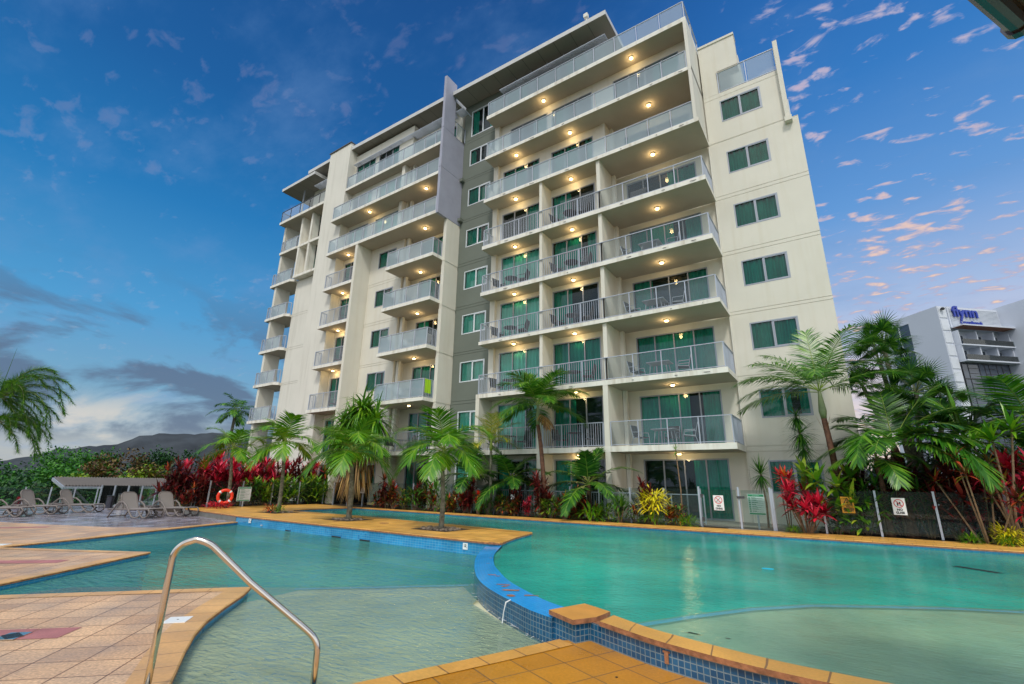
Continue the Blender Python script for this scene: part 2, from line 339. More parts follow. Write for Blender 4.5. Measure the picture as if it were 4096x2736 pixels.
def text(body, size, mat, parent, loc, rot, extrude=0.002, align='CENTER', name='lettering', bold=0.0, sx=1.0):
    c = bpy.data.curves.new(name, 'FONT'); c.body = body; c.size = size; c.extrude = extrude; c.align_x = align; c.align_y = 'CENTER'; c.offset = bold
    c.materials.append(M[mat]); o = bpy.data.objects.new(name, c); COL.objects.link(o)
    w = WL.get(parent, (0, 0, 0)) if parent else (0, 0, 0)
    o.location = (loc[0] - w[0], loc[1] - w[1], loc[2] - w[2]); o.rotation_euler = rot; o.scale = (sx, 1, 1)
    me = bpy.data.meshes.new_from_object(o); me.name = name; o2 = bpy.data.objects.new(name, me); COL.objects.link(o2)
    o2.location, o2.rotation_euler, o2.scale = o.location.copy(), o.rotation_euler.copy(), o.scale.copy(); bpy.data.objects.remove(o)
    if parent: o2.parent = parent
    return o2
# ------------------------------------------------------------------ camera, sky, light
H = 1.37
cam = bpy.data.cameras.new('camera'); cam.sensor_width = 36; cam.lens = 16.6507; cam.clip_start = 0.05; cam.clip_end = 9000
co = bpy.data.objects.new('camera', cam); COL.objects.link(co); scene.camera = co
F_, R_, U_ = Vector(((-0.540712, 0.791218, 0.285665))), Vector(((0.828064, 0.560429, 0.015133))), Vector(((0.148122, -0.244732, 0.958210)))
co.matrix_world = Matrix(((R_.x, U_.x, -F_.x, 0), (R_.y, U_.y, -F_.y, 0), (R_.z, U_.z, -F_.z, H), (0, 0, 0, 1)))
scene.view_settings.view_transform = 'Standard'; scene.view_settings.look = 'None'; scene.view_settings.exposure = 0.0; scene.view_settings.gamma = 1
w = bpy.data.worlds.new('World'); scene.world = w; w.use_nodes = True
t = w.node_tree; t.nodes.clear()
wo = t.nodes.new('ShaderNodeOutputWorld')
tc = N(t, 'ShaderNodeTexCoord'); sp = N(t, 'ShaderNodeSeparateXYZ'); t.links.new(tc.outputs['Generated'], sp.inputs[0])
dx, dy, dz = sp.outputs
az = mth(t, 'ARCTAN2', dx, dy)                       # 0 = into the building (+Y), clockwise
def mr(v, a, b, c=0.0, d=1.0, smooth=True):
    n = t.nodes.new('ShaderNodeMapRange'); n.interpolation_type = 'SMOOTHSTEP' if smooth else 'LINEAR'
    t.links.new(v, n.inputs[0]); n.inputs[1].default_value = a; n.inputs[2].default_value = b; n.inputs[3].default_value = c; n.inputs[4].default_value = d
    return n.outputs[0]
SUN_EL, SUN_AZ = R(52), R(152)
sky = N(t, 'ShaderNodeTexSky'); sky.sky_type = 'NISHITA'; sky.sun_disc = False; sky.sun_elevation = SUN_EL; sky.sun_rotation = SUN_AZ
left = ramp(t, dz, [(0.0, (0.46, 0.47, 0.46)), (0.06, (0.40, 0.45, 0.49)), (0.14, (0.17, 0.37, 0.54)), (0.27, (0.065, 0.32, 0.62)), (0.45, (0.010, 0.185, 0.48)), (0.62, (0.004, 0.105, 0.34)), (0.8, (0.004, 0.07, 0.26)), (1.0, (0.03, 0.11, 0.27))])
right = ramp(t, dz, [(0.0, (0.92, 0.68, 0.52)), (0.16, (0.72, 0.64, 0.68)), (0.3, (0.38, 0.50, 0.74)), (0.45, (0.12, 0.32, 0.68)), (0.62, (0.03, 0.19, 0.54)), (0.8, (0.006, 0.10, 0.38)), (1.0, (0.03, 0.11, 0.27))])
fr_ = mr(az, R(-34), R(6))
base = mixc(t, fr_, left, right)
# soft veils everywhere
def cvec(sx, sy, sz):
    m_ = N(t, 'ShaderNodeMapping'); m_.inputs['Scale'].default_value = (sx, sy, sz); t.links.new(cpl.outputs[0], m_.inputs[0]); return m_.outputs[0]
zz = mth(t, 'MAXIMUM', mth(t, 'ADD', dz, 0.16), 0.05)
cpl = N(t, 'ShaderNodeCombineXYZ'); t.links.new(mth(t, 'DIVIDE', dx, zz), cpl.inputs[0]); t.links.new(mth(t, 'DIVIDE', dy, zz), cpl.inputs[1])
n0 = N(t, 'ShaderNodeTexNoise'); n0.inputs['Scale'].default_value = 2.6; n0.inputs['Detail'].default_value = 8; n0.inputs['Roughness'].default_value = 0.6
t.links.new(cvec(1, 1.5, 1), n0.inputs['Vector'])
veil = mr(n0.outputs[0], 0.46, 0.74)
base = mixc(t, mth(t, 'MULTIPLY', veil, 0.30), base, (0.15, 0.30, 0.58))
# small sunlit puffs, mostly to the right
n1 = N(t, 'ShaderNodeTexNoise'); n1.inputs['Scale'].default_value = 13.0; n1.inputs['Detail'].default_value = 7; n1.inputs['Roughness'].default_value = 0.55; n1.inputs['Distortion'].default_value = 0.3
t.links.new(cvec(1.0, 1.7, 1), n1.inputs['Vector'])
n1b = N(t, 'ShaderNodeTexNoise'); n1b.inputs['Scale'].default_value = 1.7; n1b.inputs['Detail'].default_value = 3; t.links.new(cvec(1, 1, 1), n1b.inputs['Vector'])
pf = mth(t, 'MULTIPLY_ADD', n1b.outputs[0], 0.55, n1.outputs[0])
mask = mth(t, 'MULTIPLY', mr(az, R(-14), R(6), 0.10, 1.0), mr(dz, 0.6, 0.95, 1.0, 0.5))
pf = mth(t, 'ADD', pf, mth(t, 'MULTIPLY', mr(az, R(-10), R(10)), mr(dz, 0.7, 0.10, 0.015, 0.13)))
puff = mth(t, 'MULTIPLY', mr(pf, 0.86, 0.97), mask)
pcol = mixc(t, mr(dz, 0.1, 0.7), (1.0, 0.68, 0.42), (0.60, 0.47, 0.60))
pshade = mr(pf, 0.90, 1.06)
pc2 = mixc(t, pshade, (0.42, 0.42, 0.60), pcol)
base = mixc(t, puff, base, pc2)
# low grey cloud banks to the left
ca = N(t, 'ShaderNodeCombineXYZ'); t.links.new(mth(t, 'MULTIPLY', az, 4.2), ca.inputs[0]); t.links.new(mth(t, 'MULTIPLY', dz, 11.0), ca.inputs[1])
n2 = N(t, 'ShaderNodeTexNoise'); n2.inputs['Scale'].default_value = 1.0; n2.inputs['Detail'].default_value = 8; n2.inputs['Roughness'].default_value = 0.55; n2.inputs['Distortion'].default_value = 0.4
t.links.new(ca.outputs[0], n2.inputs['Vector'])
band = mth(t, 'MULTIPLY', mr(dz, 0.04, 0.085), mr(dz, 0.19, 0.36, 1.0, 0.0))
side = mth(t, 'MULTIPLY', band, mr(az, R(-50), R(-20), 1.0, 0.0))
grey = mth(t, 'MULTIPLY', mr(n2.outputs[0], 0.45, 0.56), side)
base = mixc(t, mth(t, 'MULTIPLY', grey, 0.86), base, (0.085, 0.125, 0.215))
lowc = mth(t, 'MULTIPLY', mr(n2.outputs[0], 0.50, 0.36), mth(t, 'MULTIPLY', mr(dz, 0.02, 0.05), mr(dz, 0.08, 0.16, 1.0, 0.0)))
base = mixc(t, mth(t, 'MULTIPLY', lowc, 0.7), base, (0.78, 0.69, 0.58))
# bright overcast sky added outside the camera's view as fill light
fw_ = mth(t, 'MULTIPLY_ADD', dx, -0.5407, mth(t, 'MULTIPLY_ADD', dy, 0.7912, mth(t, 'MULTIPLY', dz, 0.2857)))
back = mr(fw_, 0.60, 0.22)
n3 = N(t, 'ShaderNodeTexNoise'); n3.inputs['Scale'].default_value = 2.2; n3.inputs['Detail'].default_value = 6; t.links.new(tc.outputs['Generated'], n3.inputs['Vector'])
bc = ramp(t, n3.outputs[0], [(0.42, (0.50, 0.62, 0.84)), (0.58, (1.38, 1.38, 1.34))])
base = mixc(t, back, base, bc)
b1 = N(t, 'ShaderNodeBackground'); t.links.new(sky.outputs[0], b1.inputs[0]); b1.inputs[1].default_value = 0.012
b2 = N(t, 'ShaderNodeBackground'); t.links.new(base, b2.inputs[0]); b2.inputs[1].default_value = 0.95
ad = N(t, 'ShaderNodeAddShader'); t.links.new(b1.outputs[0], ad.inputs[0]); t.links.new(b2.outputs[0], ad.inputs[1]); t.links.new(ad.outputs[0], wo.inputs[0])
sl = bpy.data.lights.new('sun', 'SUN'); sl.energy = 1.9; sl.angle = R(10); sl.color = (1.0, 0.95, 0.86)
so = bpy.data.objects.new('sun', sl); COL.objects.link(so)
sd = Vector((math.sin(SUN_AZ) * math.cos(SUN_EL), math.cos(SUN_AZ) * math.cos(SUN_EL), math.sin(SUN_EL)))
so.rotation_euler = sd.to_track_quat('Z', 'Y').to_euler(); so.location = sd * 40

# ------------------------------------------------------------------ the apartment building
B = thing('apartment_building', 'tall cream and grey apartment block with stacked balconies behind the pool', 'building', (-14, 21, 0))
TOP = {1: 0.02, 2: 2.99, 3: 5.96, 4: 8.94, 5: 11.92, 6: 14.90, 7: 18.07, 8: 21.20, 9: 24.35}
SOF = {2: 2.75, 3: 5.74, 4: 8.75, 5: 11.70, 6: 14.67, 7: 17.87, 8: 21.00, 9: 24.09}
def hwall(x0, x1, z0, z1, Y, holes, grooves=(), mats='cream', name='wall', depth=0.55, gshort=None, interior=True):
    """front of a wall on the plane y=Y with window openings (x0,x1,z0,z1) and horizontal shadow grooves"""
    xs = {x0, x1}; zs = {z0, z1}
    for h in holes: xs |= {h[0], h[1]}; zs |= {h[2], h[3]}
    for g in grooves: zs |= {g - 0.011, g + 0.011}
    if gshort: xs.add(gshort)
    xs = sorted(x for x in xs if x0 <= x <= x1); zs = sorted(z for z in zs if z0 <= z <= z1)
    def dep(i, j):
        if i < 0 or j < 0 or i >= len(xs) - 1 or j >= len(zs) - 1: return depth, 0
        cx = (xs[i] + xs[i + 1]) / 2; cz = (zs[j] + zs[j + 1]) / 2
        for h in holes:
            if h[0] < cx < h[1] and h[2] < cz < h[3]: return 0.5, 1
        for g in grooves:
            if abs(cz - g) < 0.011: return 0.03, 0
        return 0.0, 0
    mb = MB()
    for i in range(len(xs) - 1):
        for j in range(len(zs) - 1):
            d, mi = dep(i, j); a, b, c, e = xs[i], xs[i + 1], zs[j], zs[j + 1]
            mb.face([(a, Y + d, c), (b, Y + d, c), (b, Y + d, e), (a, Y + d, e)], mi)
            for di, dj in ((1, 0), (0, 1), (-1, 0), (0, -1)):
                d2, m2 = dep(i + di, j + dj)
                if d2 > d + 1e-6:
                    mm = 1 if m2 == 1 and d2 > 0.2 and False else 0
                    if di == 1: q = [(b, Y + d, c), (b, Y + d2, c), (b, Y + d2, e), (b, Y + d, e)]
                    elif di == -1: q = [(a, Y + d2, c), (a, Y + d, c), (a, Y + d, e), (a, Y + d2, e)]
                    elif dj == 1: q = [(a, Y + d, e), (b, Y + d, e), (b, Y + d2, e), (a, Y + d2, e)]
                    else: q = [(a, Y + d2, c), (b, Y + d2, c), (b, Y + d, c), (a, Y + d, c)]
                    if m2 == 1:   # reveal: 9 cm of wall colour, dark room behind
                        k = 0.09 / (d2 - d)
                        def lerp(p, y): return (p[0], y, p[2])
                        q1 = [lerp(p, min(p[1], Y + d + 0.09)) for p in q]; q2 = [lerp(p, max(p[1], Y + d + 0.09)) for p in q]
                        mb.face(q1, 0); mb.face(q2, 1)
                    else: mb.face(q, mm)
    return mb.build(name, [mats, 'dark'], B)
def curtain_mb(x0, x1, z0, z1, y, amp=0.035, per=0.16):
    mb = MB(); n = max(6, int((x1 - x0) / per * 6)); pr = None; ph = random.random() * 6
    for i in range(n + 1):
        x = x0 + (x1 - x0) * i / n; yy = y + amp * math.sin(x / per * 2 * math.pi + ph) + amp * .5 * math.sin(x / per * 3.7 + ph)
        if pr: mb.face([(pr[0], pr[1], z0), (x, yy, z0), (x, yy, z1), (pr[0], pr[1], z1)])
        pr = (x, yy)
    return mb
def window(name, x0, x1, z0, z1, Y, fm='frame', mull=(), cover='full', fw=0.055, cm='curtain', proud=0.012, double=False):
    """frame > pane, curtain; Y = wall face"""
    y0, y1 = Y - proud, Y + 0.075
    mb = MB()
    mb.box(x0, x1, y0, y1, z1 - fw, z1).box(x0, x1, y0, y1, z0, z0 + fw)
    mb.box(x0, x0 + fw, y0 + .001, y1, z0 + fw, z1 - fw).box(x1 - fw, x1, y0 + .001, y1, z0 + fw, z1 - fw)
    for m_ in mull:
        mb.box(m_ - 0.028, m_ + 0.028, y0 + .02, y1 - .005, z0 + fw, z1 - fw)
    if double and mull:      # the sliding sash stands a little proud
        m_ = mull[0]; s = 0.04
        mb.box(m_ + .03, x1 - fw - .001, y0 + .012, y0 + .045, z1 - fw - s, z1 - fw - .001).box(m_ + .03, x1 - fw - .001, y0 + .012, y0 + .045, z0 + fw + .001, z0 + fw + s)
        mb.box(x1 - fw - s, x1 - fw - .002, y0 + .011, y0 + .044, z0 + fw + s, z1 - fw - s).box(m_ + .03, m_ + .03 + s, y0 + .011, y0 + .044, z0 + fw + s, z1 - fw - s)
    f = mb.build(name, fm, B)
    p = MB(); p.face([(x0 + fw, Y + 0.05, z0 + fw), (x1 - fw, Y + 0.05, z0 + fw), (x1 - fw, Y + 0.05, z1 - fw), (x0 + fw, Y + 0.05, z1 - fw)])
    pb = p.build('pane', 'pane', f)
    W_ = x1 - x0; segs = []
    if cover == 'full': segs = [(x0 + .04, x1 - .04)]
    elif cover == 'sides': segs = [(x0 + .04, x0 + W_ * .26), (x1 - W_ * .26, x1 - .04)]
    elif cover == 'left': segs = [(x0 + .04, x0 + W_ * .42)]
    elif cover == 'right': segs = [(x0 + W_ * .6, x1 - .04)]
    elif cover == 'most': segs = [(x0 + .04, x0 + W_ * .62), (x0 + W_ * .78, x1 - .04)]
    for a, b in segs: curtain_mb(a, b, z0 + .02, z1 - .02, Y + 0.165, 0.06, 0.23).build('curtain', cm, f)
    return f
def balustrade(pts, z, kind='glass', step=1.15, h=1.07, metal='alu', base=0.06, glass='balglass', endpost=True):
    """pts: polyline in plan on the slab edge"""
    mb = MB(); gl = MB(); top = z + h; post = 0.045
    mb.prism([], 0, 0) if False else None
    for k in range(len(pts) - 1):
        (xa, ya), (xb, yb) = pts[k], pts[k + 1]; L = math.hypot(xb - xa, yb - ya); n = max(1, round(L / step))
        kd = kind[k] if isinstance(kind, (list, tuple)) else kind
        mb.bar((xa, ya, top), (xb, yb, top), 0.06, 0.035); 
        if kd != 'frame': mb.bar((xa, ya, z + base), (xb, yb, z + base), 0.035, 0.03)
        for i in range(n + 1):
            if i == n and k < len(pts) - 2: continue
            x = xa + (xb - xa) * i / n; y = ya + (yb - ya) * i / n
            mb.bar((x, y, z - .0), (x, y, top - 0.018), post)
        if kd == 'bars':
            m = max(2, round(L / 0.115))
            for i in range(m):
                u = (i + .5) / m; mb.bar((xa + (xb - xa) * u, ya + (yb - ya) * u, z + base + .015), (xa + (xb - xa) * u, ya + (yb - ya) * u, top - .018), 0.017)
        elif kd in ('glass', 'frame'):
            for i in range(n):
                u0 = (i + 0.04) / n; u1 = (i + 0.96) / n
                gl.face([(xa + (xb - xa) * u0, ya + (yb - ya) * u0, z + base + .012), (xa + (xb - xa) * u1, ya + (yb - ya) * u1, z + base + .012), (xa + (xb - xa) * u1, ya + (yb - ya) * u1, top - .04), (xa + (xb - xa) * u0, ya + (yb - ya) * u0, top - .04)])
    o = mb.build('balustrade', metal, B)
    if gl.f: gl.build('glass', glass, o)
    return o
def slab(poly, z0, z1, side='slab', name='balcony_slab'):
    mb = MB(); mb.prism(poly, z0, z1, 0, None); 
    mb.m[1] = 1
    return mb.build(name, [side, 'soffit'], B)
def rect(x0, x1, y0, y1): return [(x0, y0), (x1, y0), (x1, y1), (x0, y1)]

# right wing wall with its column of bedroom windows
wz = {1: (1.15, 2.42), 2: (4.12, 5.32), 3: (7.05, 8.29), 4: (10.04, 11.29), 5: (13.0, 14.25), 6: (15.97, 17.22), 7: (19.02, 20.29)}
gz = []
for k in (2, 3, 4, 5, 6, 7): gz += [TOP[k] - (0.02 if k > 3 else 0.0), SOF[k] + 0.02]
hwall(-3.228, 0.66, 0, 17.92, 22.17, [(-2.5, -0.66, *wz[k]) for k in range(1, 7)], [g for g in gz if g < 17.9])
hwall(-3.228, 0.35, 17.94, 20.80, 22.175, [(-2.5, -0.66, *wz[7])], [20.55])
hwall(-3.228, -2.5, 20.802, 24.07, 22.17, [], [])
hwall(-2.498, -1.45, 22.10, 24.07, 22.17, [], [])
for k in range(1, 8):
    window('window', -2.5, -0.66, *wz[k], 22.17, 'frame', mull=(-1.62,), cover=['full', 'most', 'full', 'full', 'full', 'full', 'full'][k - 1] if k > 1 else 'full', double=True, cm='curtain')
mb = MB(); mb.box(-3.22, 0.64, 22.73, 34, 0, 17.9).box(-3.22, 0.33, 22.73, 34, 17.9, 20.78).box(-3.22, -1.47, 23.6, 34, 20.78, 24.05)
mb.box(-3.25, -1.43, 22.12, 22.75, 24.07, 24.2).build('wing_core', 'cream', B)
mb = MB(); mb.box(0.17, 0.36, 21.97, 22.75, 17.78, 22.38).box(0.12, 0.42, 21.9, 22.4, 17.62, 17.86); mb.build('blade_wall', 'cream', B)
balustrade([(-2.45, 22.2), (0.16, 22.2)], 20.80, 'glass', 1.3, h=1.35, glass='frost')
balustrade([(0.38, 22.3), (0.38, 24.5)], 17.95, 'glass', 1.1, glass='frost'); 
MB().box(-3.1, -2.5, 24.6, 27, 24.2, 26.2).build('plant_room', 'greywall', B)

# right-hand tower: window walls
dz_ = {k: (TOP[k], TOP[k] + 2.5) for k in TOP}
b3 = [(-7.69, -4.0, *dz_[k]) for k in (1, 2, 3, 4, 5, 6)] + [(-7.69, -4.0, TOP[7], TOP[7] + 2.43)]
hwall(-8.33, -3.228, 0, 21.0, 22.3, b3)
b12 = [(x0, x1, TOP[k], TOP[k] + (2.5 if k < 7 else 2.43)) for k in range(1, 9) for x0, x1 in ((-15.32, -12.62), (-11.8, -9.09))]
b12[-2] = (-14.82, -12.05, TOP[8], TOP[8] + 2.4); b12[-1] = (-11.76, -9.04, TOP[8], TOP[8] + 2.4)
hwall(-15.95, -8.45, 0, 24.09, 21.15, b12)
hwall(-8.45, -3.45, 21.2, 24.09, 21.152, [(-7.72, -4.03, TOP[8], TOP[8] + 2.4)])
covers = {(1, 1): 'sides', (2, 1): 'most', (3, 1): 'full', (4, 1): 'full', (5, 1): 'full', (6, 1): 'right', (7, 1): 'most', (8, 1): 'right',
          (1, 2): 'left', (2, 2): 'left', (3, 2): 'full', (4, 2): 'left', (5, 2): 'most', (6, 2): 'left', (7, 2): 'most', (8, 2): 'left',
          (1, 3): 'right', (2, 3): 'most', (3, 3): 'full', (4, 3): 'sides', (5, 3): 'most', (6, 3): 'right', (7, 3): 'sides', (8, 3): 'right'}
for k in range(1, 9):
    hgt = 2.5 if k < 7 else 2.43
    x0, x1 = (-15.32, -12.62) if k < 8 else (-14.82, -12.05)
    pale = 'curtain_p' if k in (2, 3, 4, 5) else 'curtain'
    window('sliding_door', x0, x1, TOP[k], TOP[k] + hgt - (0.03 if k == 8 else 0), 21.15, 'frame', (x0 + (x1 - x0) / 3, x0 + (x1 - x0) * 2 / 3), covers[(k, 1)], cm=pale)
    x0, x1 = (-11.8, -9.09) if k < 8 else (-11.76, -9.04)
    window('sliding_door', x0, x1, TOP[k], TOP[k] + hgt - (0.03 if k == 8 else 0), 21.15, 'frame', (x0 + (x1 - x0) / 3, x0 + (x1 - x0) * 2 / 3), covers[(k, 2)])
    x0, x1 = (-7.69, -4.0) if k < 8 else (-7.72, -4.03)
    window('sliding_door', x0, x1, TOP[k], TOP[k] + hgt - (0.03 if k == 8 else 0), 22.3 if k < 8 else 21.152, 'frame', [x0 + (x1 - x0) * q / 4 for q in (1, 2, 3)], covers[(k, 3)])
# slabs of the right-hand tower
for k in range(2, 8):
    slab(rect(-15.95 if k > 3 else -16.0, -3.23, 20.0, 22.165), SOF[k], TOP[k])
for k in (8, 9): slab(rect(-15.95, -3.29, 20.0, 22.165), SOF[k], TOP[k])
mb = MB(); mb.box(-15.9, -3.3, 22.35, 34, 24.12, 24.3).box(-15.9, -8.4, 21.8, 34, 0, 24.1).box(-8.4, -3.4, 22.9, 34, 0, 24.11); mb.build('tower_core', 'cream', B)
# dividing walls
def blades(x0, x1, y1, rows, yf=20.12):
    for k in rows:
        MB().box(x0, x1, yf, y1, TOP[k] if k > 1 else 0, SOF[k + 1]).build('dividing_wall', 'cream', B)
blades(-12.03, -11.86, 21.145, (3, 4, 5, 6)); blades(-12.14, -11.9, 21.145, (1, 2), 20.004)
blades(-8.53, -8.335, 22.295, (3, 4, 5, 6)); blades(-8.60, -8.36, 22.295, (1, 2), 20.004); blades(-8.53, -8.335, 22.295, (7,), 21.1)
for k in (1, 2): MB().box(-16.0, -15.76, 20.004, 21.145, TOP[k] if k > 1 else 0, SOF[k + 1]).build('dividing_wall', 'cream', B)
for k in range(3, 9): MB().box(-15.95, -15.6, 20.95, 21.145, TOP[k], SOF[k + 1]).build('dividing_wall', 'cream', B)
for k in range(1, 8): MB().box(-8.33, -8.14, 21.75, 21.97, TOP[k], SOF[k + 1]).build('duct', 'slab', B)
mb = MB(); mb.box(-3.45, -3.29, 20.0, 22.95, 18.072, 21.0).box(-3.45, -3.29, 19.995, 22.95, 21.0, 24.09); mb.build('end_wall', 'white_render', B)
MB().box(-3.27, -3.232, 22.1, 22.168, 0, 17.8).build('corner_trim', 'slab', B)
# balustrades
E1, E2, E3 = -15.88, -12.0, -8.4
for k in (3, 4, 5, 6):
    balustrade([(E1, 21.0), (E1, 20.08), (E3, 20.08)], TOP[k], 'bars', 1.24)
    balustrade([(E3, 20.08), (-3.32, 20.08), (-3.32, 22.1)], TOP[k], ['glass', 'bars'], 1.25, glass='balglass')
balustrade([(-15.72, 20.08), (-12.18, 20.08)], TOP[2], 'bars', 1.2); balustrade([(-11.85, 20.08), (-8.66, 20.08)], TOP[2], 'bars', 1.05)
balustrade([(-8.32, 20.08), (-3.32, 20.08), (-3.32, 22.1)], TOP[2], ['glass', 'bars'], 1.2)
balustrade([(E1, 21.0), (E1, 20.08), (-3.36, 20.08)], TOP[7], 'glass', 1.18, glass='frost')
balustrade([(E1, 21.0), (E1, 20.08), (-3.5, 20.08)], TOP[8], 'glass', 1.18, glass='frost')
balustrade([(E1, 21.0), (E1, 20.08), (-3.36, 20.08), (-3.36, 23.0)], TOP[9], 'glass', 1.2, h=1.1, glass='frost')
# ground-floor terrace fences
balustrade([(-15.7, 19.9), (-12.2, 19.9)], 0.0, 'bars', 1.2, h=1.05); balustrade([(-11.85, 19.9), (-8.65, 19.9)], 0.0, 'bars', 1.1, h=1.05)
balustrade([(-8.3, 19.9), (-4.6, 19.9)], 0.0, 'glass', 1.2, h=1.05)

# grey recessed strip
gh = [(-18.21, -16.36, wz[k][0], wz[k][1]) for k in range(1, 8)] + [(-18.21, -16.36, 22.15, 23.42), (-18.18, -16.2, 24.55, 26.68)]
gg = []
for k in range(2, 10): gg += [TOP[k] - 0.02, SOF[k] + 0.02]
hwall(-18.80, -15.95, 0, 27.3, 21.14, gh, gg, 'greywall')
for i, h in enumerate(gh):
    window('window', *h, 21.14, 'frame_w', mull=((h[0] + h[1]) / 2,), cover=['full', 'full', 'full', 'full', 'full', 'most', 'full', 'sides', 'sides'][i], double=True, cm='curtain_p' if i < 5 else 'curtain')
MB().box(-18.80, -15.9, 21.75, 34, 0, 27.3).build('core', 'greywall', B)
# lilac fin over the cream pier
mb = MB(); mb.box(-19.0, -18.802, 19.0, 21.138, 17.70, 21.10).box(-19.0, -18.802, 19.0, 21.138, 21.125, 24.2).box(-19.0, -18.802, 19.0, 20.08, 24.225, 28.5)
mb.box(-18.985, -18.82, 19.02, 20.06, 17.72, 28.45); mb.build('fin_wall', 'lilac', B)
for k in range(1, 7):
    zt = SOF[k + 1] if k < 6 else 17.69
    MB().box(-19.05, -18.80, 19.87, 21.135, (TOP[k] if k > 1 else 0) - 0.19 + (0.19 if k == 1 else 0), zt - 0.215).build('pier', 'cream', B)
MB().box(-19.03, -18.82, 19.885, 21.13, 0, 17.69).build('pier', 'cream', B)
balustrade([(-18.72, 20.2), (-18.72, 21.1)], 24.25, 'frame', 0.9)
for z in (21.0, 17.95): MB().box(-18.8, -18.55, 20.85, 21.13, z, z + .22).build('rain_head', 'greywall', B)

# left-hand block
LS = {3: 5.76, 4: 8.84, 5: 11.84, 6: 14.76, 7: 17.70, 8: 20.62, 9: 23.62}; LT = {k: v + 0.21 for k, v in LS.items()}; LT[1] = 0.02; LS[2] = 2.78; LT[2] = 2.99
win = [(-25.65, -23.87, wz[k][0], wz[k][1]) for k in range(1, 7)]
nb_ = [(-29.62, -28.2, LT[k], LT[k] + 2.4) for k in (1, 2, 3, 4, 5, 6)]
up_ = [(-29.6, -27.37, LT[7], LT[7] + 2.38), (-26.53, -23.9, LT[7], LT[7] + 2.38), (-29.6, -27.3, LT[8], LT[8] + 2.38), (-26.45, -23.8, LT[8], LT[8] + 2.38), (-29.6, -27.3, LT[9], LT[9] + 2.4), (-26.9, -24.6, LT[9], LT[9] + 2.4), (-24.3, -22.0, LT[9], LT[9] + 2.4)]
lg = []
for k in (2, 3, 4, 5, 6): lg += [TOP[k] - 0.02, SOF[k] + 0.02]
hwall(-29.85, -23.30, 0, 27.3, 20.3, win + nb_ + up_[:6], lg)
rec = [(-22.25, -19.9, LT[k], LT[k] + 2.5) for k in (1, 2, 3, 4, 5, 6)] + [(-22.3, -19.6, LT[7], LT[7] + 2.38), (-22.3, -19.6, LT[8], LT[8] + 2.38), (-22.6, -19.6, LT[9], LT[9] + 2.4)]
hwall(-23.12, -19.05, 0, 27.3, 21.15, rec)
MB().box(-23.30, -23.12, 20.3, 21.8, 0, 27.3).build('return_wall', 'cream', B)
for i, h in enumerate(win): window('window', *h, 20.3, 'frame', mull=(-24.76,), cover='full' if i % 2 else 'most', double=True, cm='curtain')
for i, h in enumerate(nb_): window('sliding_door', *h, 20.3, 'frame', mull=((h[0] + h[1]) / 2,), cover='left' if i % 2 else 'full')
for i, h in enumerate(up_[:6]): window('sliding_door', *h, 20.3, 'frame', mull=(h[0] + (h[1] - h[0]) / 3, h[0] + (h[1] - h[0]) * 2 / 3), cover=('most', 'full', 'right')[i % 3], cm='curtain_p' if i < 4 else 'curtain')
for i, h in enumerate(rec): window('sliding_door', *h, 21.15, 'frame', mull=(h[0] + (h[1] - h[0]) / 3, h[0] + (h[1] - h[0]) * 2 / 3), cover=('left', 'most', 'full')[i % 3])
for k in range(1, 7): MB().box(-22.98, -22.78, 20.42, 20.62, LT[k], LS[k + 1]).build('duct', 'slab', B)
for k in (7, 8): MB().box(-23.6, -23.3, 19.9, 20.29, LT[k], LS[k + 1]).build('dividing_wall', 'cream', B); MB().box(-22.9, -22.7, 20.3, 20.5, LT[k], LS[k + 1]).build('duct', 'slab', B)
MB().box(-29.8, -19.1, 21.8, 34, 0, 27.3).build('block_core', 'cream', B)
MB().box(-26.8, -26.55, 19.02, 20.295, 0, 17.695).build('blade_wall', 'cream', B)
for k in (3, 4, 5, 6):
    slab([(-30.12, 19.0), (-26.8, 19.0), (-26.8, 20.3), (-29.8, 20.3), (-29.8, 19.59), (-30.12, 19.59)], LS[k], LT[k])
    balustrade([(-29.98, 19.55), (-29.98, 19.08), (-26.83, 19.08)], LT[k], 'bars', 1.3, metal='alu')
    slab([(-23.3, 19.0), (-19.0, 19.0), (-18.98, 19.86), (-19.05, 21.15), (-23.12, 21.15), (-23.3, 20.3)], LS[k], LT[k])
    balustrade([(-23.22, 20.25), (-23.22, 19.08), (-19.08, 19.08), (-19.08, 19.86)], LT[k], ['glass', 'glass', 'bars'], 1.05, glass='frost')
slab([(-26.5, 19.3), (-24.5, 19.05), (-19.3, 19.0), (-19.05, 19.86), (-19.05, 21.15), (-23.12, 21.15), (-23.3, 20.3), (-26.5, 20.3)], LS[2], LT[2])
balustrade([(-24.6, 19.2), (-21.0, 19.08), (-19.2, 19.1), (-19.1, 19.86)], LT[2], ['glass', 'bars', 'bars'], 1.3)
for k in (7, 8):
    slab([(-30.3, 19.0), (-19.01, 19.0), (-19.01, 21.15), (-23.12, 21.15), (-23.3, 20.3), (-29.8, 20.3), (-29.8, 19.59), (-30.3, 19.59)], LS[k], LT[k])
    balustrade([(-30.18, 19.55), (-30.18, 19.08), (-19.08, 19.08)], LT[k], 'glass', 1.05, glass='frost')
slab([(-29.84, 19.62), (-19.01, 19.62), (-19.01, 21.15), (-23.12, 21.15), (-23.3, 20.3), (-29.84, 20.3)], LS[9], LT[9])
balustrade([(-29.8, 19.7), (-19.08, 19.7)], LT[9], 'glass', 1.1, glass='frost')
